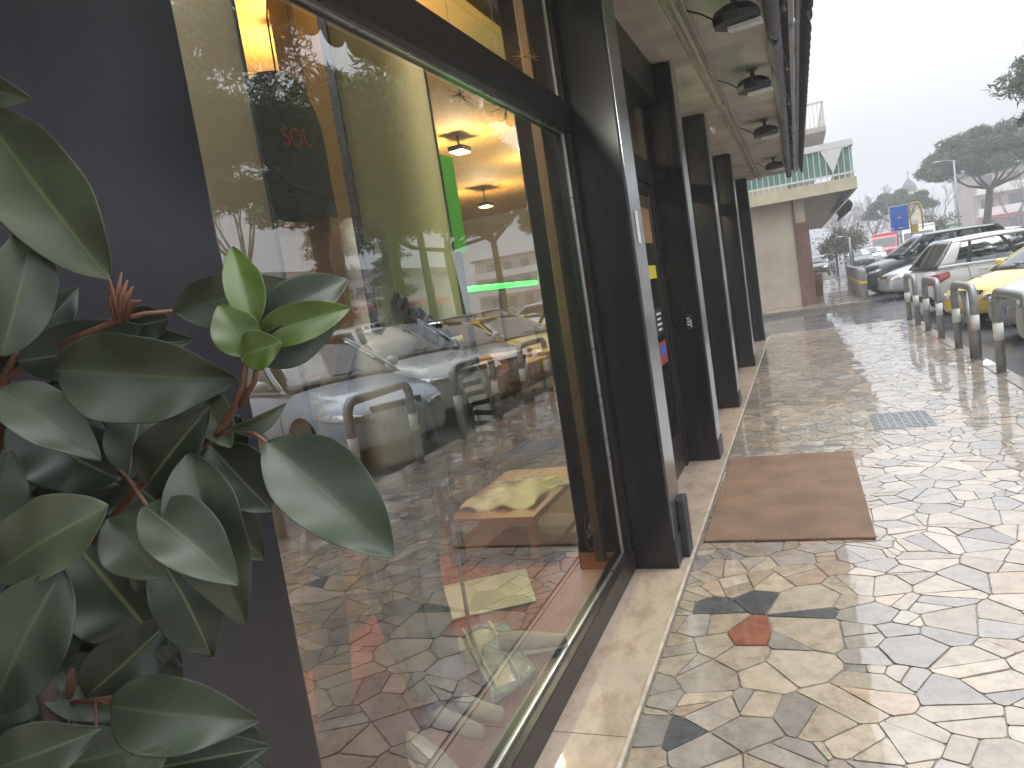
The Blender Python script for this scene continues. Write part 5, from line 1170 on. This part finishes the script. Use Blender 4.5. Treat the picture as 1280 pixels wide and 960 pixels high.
for i, (x, y, s) in enumerate(((8.2, 92, 1.05), (5.2, 95, .95), (6.6, 110, 1.0), (4.6, 84, .75), (8.0, 120, 1.0), (12.2, 105, .95), (14.5, 118, 1.15), (17.5, 112, 1.1), (13.2, 90, .8), (9.6, 130, 1.0), (20.5, 88, .85), (22.5, 84, .8), (11.2, 125, .95), (7.2, 150, 1.2))):
    if i < 3:
        r0 = empty('bare_tree', (x, y, -.13)); bm_ = bare_mesh(50 + i, 10.5); bm_.build('branches', MAT['bare'], r0, smooth=True); protos.append(r0)
    else: r0 = copy_tree(protos[i % 3]); r0.location = (x, y, -.13)
    r0.rotation_euler = (0, 0, i * 1.7); r0.scale = (s, s, s); tag(r0, lb[i], 'tree', 'bare winter trees in the mist')
wd = MB(); rg = random.Random(2)
for k in range(60):
    x = rg.uniform(-2, 34); y = rg.uniform(150, 185); tuft(wd, Vector((x * 1.3, y, rg.uniform(1, 5.5))), 2.6, rg, 90, .5, .8)
tag(wd.build('far_wood', pm('misty grey brown wood', (.13, .12, .11), .9)), kind='stuff', label='misty grey brown wood closing the end of the street', cat='wood')
def round_tree(lab, loc, h, r_, seed):
    rg = random.Random(seed); r0 = empty('clipped_tree', loc); tag(r0, lab, 'tree', 'clipped round trees'); T = MB(); T.tube([(0, 0, 0), (0, 0, h - r_)], [.08, .06], 7); T.build('trunk', MAT['bark'], r0)
    F = MB()
    for _ in range(26): tuft(F, Vector((rg.gauss(0, r_ * .45), rg.gauss(0, r_ * .45), h - r_ * .75 + rg.gauss(0, r_ * .3))), r_ * .5, rg, 60, .12, .8)
    F.build('crown', MAT['round'], r0)
for x, y, h, r_, lab in ((2.3, 52, 2.7, .95, 'clipped round tree over the black car by the column'), (3.3, 53, 2.9, 1.0, 'second clipped round tree, right beside the first by the column'), (10.2, 66, 3.2, 1.1, 'clipped round tree between the blue sign and the lamp post')): round_tree(lab, (x, y, -.13), h, r_, int(x * 10))
# ================================================================ signs, lamps, church, flats
sg = empty('blue_sign', (4.65, 40, -.13)); tag(sg, 'blue advertising board on a yellow steel post far down the street', 'sign')
m = MB(); m.box(-.38, .38, -.05, .05, 2.12, 3.26); bo = m.build('board', MAT['bluepaint'], sg, bevel=.01)
m = MB(); m.box(-.40, .40, -.06, .06, 3.262, 3.30); m.box(-.42, -.382, -.05, .05, 2.12, 3.26); m.build('board_frame', MAT['white'], sg)
m = MB(); m.ball((0, -.052, 2.72), .10, .006, .05, 14, 8); m.build('red_emblem', MAT['redpaint'], bo); m = MB(); m.box(-.07, .07, -.062, -.0585, 2.70, 2.74); m.box(-.06, .09, -.054, -.0505, 2.22, 2.26); m.box(-.33, -.29, -.054, -.0505, 2.18, 2.30); m.build('lettering', MAT['white'], bo)
m = MB(); m.tube([(.46, 0, 0), (.46, 0, 3.2), (.6, 0, 3.3), (.85, 0, 3.3), (.95, 0, 3.1), (.95, 0, 2.0)], .035, 8); m.build('post', MAT['yellowpaint'], sg, smooth=True)
m = MB(); m.box(.50, .76, -.04, .04, 1.9, 2.3); m.build('yellow_plate', MAT['yellowpaint'], sg); m = MB(); m.box(.52, .74, -.06, -.045, 2.3, 2.5); m.build('white_plate', MAT['white'], sg)
def lamp_post(lab, loc, h, arm=1.0):
    r0 = empty('lamp_post', loc); tag(r0, lab, 'street lamp', 'grey street lamps'); m = MB(); m.tube([(0, 0, 0), (0, 0, h)], [.09, .05], 8); m.build('pole', MAT['greymetal'], r0, smooth=True)
    m = MB(); m.tube([(0, 0, h - .05), (-arm * .5, 0, h + .1), (-arm, 0, h + .08)], .03, 6); m.build('arm', MAT['greymetal'], r0); m = MB(); m.ball((-arm - .15, 0, h + .08), .25, .12, .07, 10, 6); m.build('lamp_head', MAT['greymetal'], r0, smooth=True)
lamp_post('tall grey street lamp before the broad umbrella pine', (10.6, 60, -.13), 6.5, .9)
lamp_post('short street lamp beside the clipped round trees', (2.9, 48, -.13), 2.3, .4)
lamp_post('grey street lamp past the red van', (6.0, 88, -.13), 4.2, .6)
gm_ = empty('market_stall', (10.2, 70, -.13)); tag(gm_, 'row of small green awnings far off behind the dark estate', 'stall')
for i in range(3):
    m = MB(); m.box(-2 + i * 1.5, -.7 + i * 1.5, -.6, .6, 2.1, 2.3); m.build('green_roof', pm('green awning cloth', (.03, .30, .16), .6), gm_)
    m = MB(); m.box(-1.95 + i * 1.5, -.75 + i * 1.5, -.5, .5, .0, 1.0); m.build('counter', MAT['white'], gm_)
    for sx in (-1.95, -.78): m = MB(); m.tube([(sx + i * 1.5, -.55, 0), (sx + i * 1.5, -.55, 2.1)], .03, 6); m.build('pole', MAT['greymetal'], gm_)
ch = empty('church_tower', (19.4, 150, -.13)); tag(ch, 'pale yellow church tower with a small dark dome and cross in the mist', 'church')
m = MB(); m.box(-1.35, 1.35, -1.35, 1.35, 0, 9.4); m.box(-1.5, 1.5, -1.5, 1.5, 9.4, 9.7); m.build('shaft', pm('pale yellow render', (.60, .48, .22), .7), ch)
m = MB(); m.lathe([(1.25, 9.7), (1.25, 10.2), (1.15, 10.7), (.85, 11.3), (.4, 11.8), (.12, 12.1), (.1, 12.6), (0, 12.65)], n=20); m.build('dome', MAT['roofdark'], ch, smooth=True)
m = MB(); m.box(-.05, .05, -.05, .05, 12.6, 13.5); m.box(-.3, .3, -.05, .05, 13.05, 13.15); m.build('cross', MAT['black'], ch)
for sx in (-.6, .6): m = MB(); m.box(sx - .28, sx + .28, -1.37, -1.352, 7.3, 8.8); m.build('window', MAT['roofdark'], ch)
fl = empty('balconied_flats', (31, 112, -.13)); tag(fl, 'pinkish cream block of flats with white balconies behind the broad pine', 'building')
m = MB(); m.box(-9.5, 16, 0, 12, 0, 8.6); m.build('wall', pm('pinkish cream render', (.42, .33, .29), .8, 0, .12, .6), fl); m = MB(); m.box(-10, 16.5, -.5, 12.5, 8.6, 9.0); m.build('roof', MAT['roofdark'], fl)
for fz in (2.9, 5.7):
    m = MB(); m.box(-9.2, 15.8, -1.4, -.002, fz, fz + .2); m.build('balcony_slab', MAT['white'], fl); m = MB(); m.box(-9.2, 15.8, -1.4, -1.34, fz + .21, fz + 1.05); m.build('balcony_front', MAT['white'], fl)
for fz in (.5, 3.3, 6.1):
    for i in range(8): m = MB(); m.box(-8.6 + i * 3.0, -7.2 + i * 3.0, -.06, -.003, fz, fz + 1.9); m.build('window', MAT['darkglass'], fl)
for i in range(4): m = MB(); m.box(-8.9 + i * 6, -5.2 + i * 6, -2.6, -.07, 2.55, 2.75); m.build('shop_awning', MAT['yellowpaint'] if i % 2 else MAT['redpaint'], fl)
# long low building across the road, mirrored in the window
lw = empty('low_shops', (58, 66, -.03)); tag(lw, 'long low white building with dark eaves and red awnings, mirrored in the window', 'building')
m = MB(); m.box(-9, 6, -40, 40, 0, 7.2); m.build('wall', pm('pale grey render', (.52, .52, .52), .8), lw); m = MB(); m.box(-10, 6.5, -40.5, 40.5, 7.2, 8.3); m.build('eaves', MAT['roofdark'], lw)
for i in range(12):
    y = -37 + i * 6.3
    m = MB(); m.box(-9.07, -9.003, y, y + 3.6, .6, 3.0); m.build('shop_window', MAT['darkglass'], lw)
    m = MB(); m.face([(-9.02, y - .6, 3.9), (-9.02, y + 4.4, 3.9), (-11.4, y + 4.4, 3.0), (-11.4, y - .6, 3.0)]); o = m.build('red_awning', MAT['redpaint'], lw); o.modifiers.new('thick', 'SOLIDIFY').thickness = .06
    m = MB(); m.box(-9.07, -9.003, y, y + 2.2, 4.6, 6.2); m.build('window', MAT['darkglass'], lw)
# ================================================================ sky, sun, air
wd_ = bpy.data.worlds.new('World'); SC.world = wd_; wd_.use_nodes = True; nt = wd_.node_tree; bg = nt.nodes['Background']
sky = nt.nodes.new('ShaderNodeTexSky'); sky.sky_type = 'NISHITA'; sky.sun_disc = False; sky.sun_elevation = R(52); sky.sun_rotation = R(60); sky.dust_density = 6; sky.air_density = 2
hs = nt.nodes.new('ShaderNodeHueSaturation'); hs.inputs['Saturation'].default_value = .12; hs.inputs['Value'].default_value = .55; nt.links.new(sky.outputs['Color'], hs.inputs['Color'])
tc = nt.nodes.new('ShaderNodeTexCoord'); mp = nt.nodes.new('ShaderNodeMapping'); mp.inputs['Scale'].default_value = (1, 1, 2.2); nt.links.new(tc.outputs['Generated'], mp.inputs['Vector'])
ns = nt.nodes.new('ShaderNodeTexNoise'); ns.inputs['Scale'].default_value = 1.8; ns.inputs['Detail'].default_value = 4; nt.links.new(mp.outputs['Vector'], ns.inputs['Vector'])
cl = ramp(nt, ns.outputs['Fac'], [(.3, (7.3, 7.75, 8.3)), (.7, (8.6, 8.9, 9.3))])
mx = nt.nodes.new('ShaderNodeMix'); mx.data_type = 'RGBA'; mx.inputs['Factor'].default_value = .86
nt.links.new(hs.outputs['Color'], mx.inputs['A']); nt.links.new(cl, mx.inputs['B']); # an overcast sky is brightest overhead
sx = nt.nodes.new('ShaderNodeSeparateXYZ'); nt.links.new(tc.outputs['Generated'], sx.inputs[0])
gr_ = nt.nodes.new('ShaderNodeMapRange'); gr_.inputs['From Min'].default_value = 0; gr_.inputs['From Max'].default_value = 1; gr_.inputs['To Min'].default_value = .22; gr_.inputs['To Max'].default_value = 1.35
nt.links.new(sx.outputs['Z'], gr_.inputs['Value'])
vm = nt.nodes.new('ShaderNodeVectorMath'); vm.operation = 'SCALE'; nt.links.new(mx.outputs['Result'], vm.inputs[0]); nt.links.new(gr_.outputs['Result'], vm.inputs['Scale'])
nt.links.new(vm.outputs['Vector'], bg.inputs['Color']); bg.inputs['Strength'].default_value = .125
sd = bpy.data.lights.new('sun', 'SUN'); sd.energy = .9; sd.angle = R(55); sd.color = (1, .97, .94); so = bpy.data.objects.new('sun', sd); COL.objects.link(so)
az, el = R(60), R(52); dirv = Vector((math.sin(az) * math.cos(el), math.cos(az) * math.cos(el), math.sin(el))); so.rotation_euler = dirv.to_track_quat('Z', 'Y').to_euler()
HAZE = True
if HAZE:
    m, nt, p = new_mat('pale winter mist'); nt.nodes.remove(p); v = nt.nodes.new('ShaderNodeVolumePrincipled'); v.inputs['Color'].default_value = (.93, .95, 1, 1); v.inputs['Density'].default_value = .0032; v.inputs['Anisotropy'].default_value = .2
    nt.links.new(v.outputs['Volume'], nt.nodes['Material Output'].inputs['Volume'])
    h = MB(); h.box(-152, 152, -102, 252, -2.3, 15.5); tag(h.build('haze', m), kind='stuff')
    SC.cycles.volume_step_rate = 5
SC.view_settings.view_transform = 'Standard'; SC.view_settings.look = 'None'; SC.view_settings.exposure = 1.3; SC.view_settings.gamma = 1
SC.view_settings.use_curve_mapping = False
try:
    SC.cycles.use_denoising = True; SC.cycles.denoiser = 'OPENIMAGEDENOISE'; SC.cycles.max_bounces = 8; SC.cycles.transparent_max_bounces = 12; SC.cycles.caustics_reflective = False; SC.cycles.volume_bounces = 1; SC.cycles.sample_clamp_indirect = 6
except Exception: pass
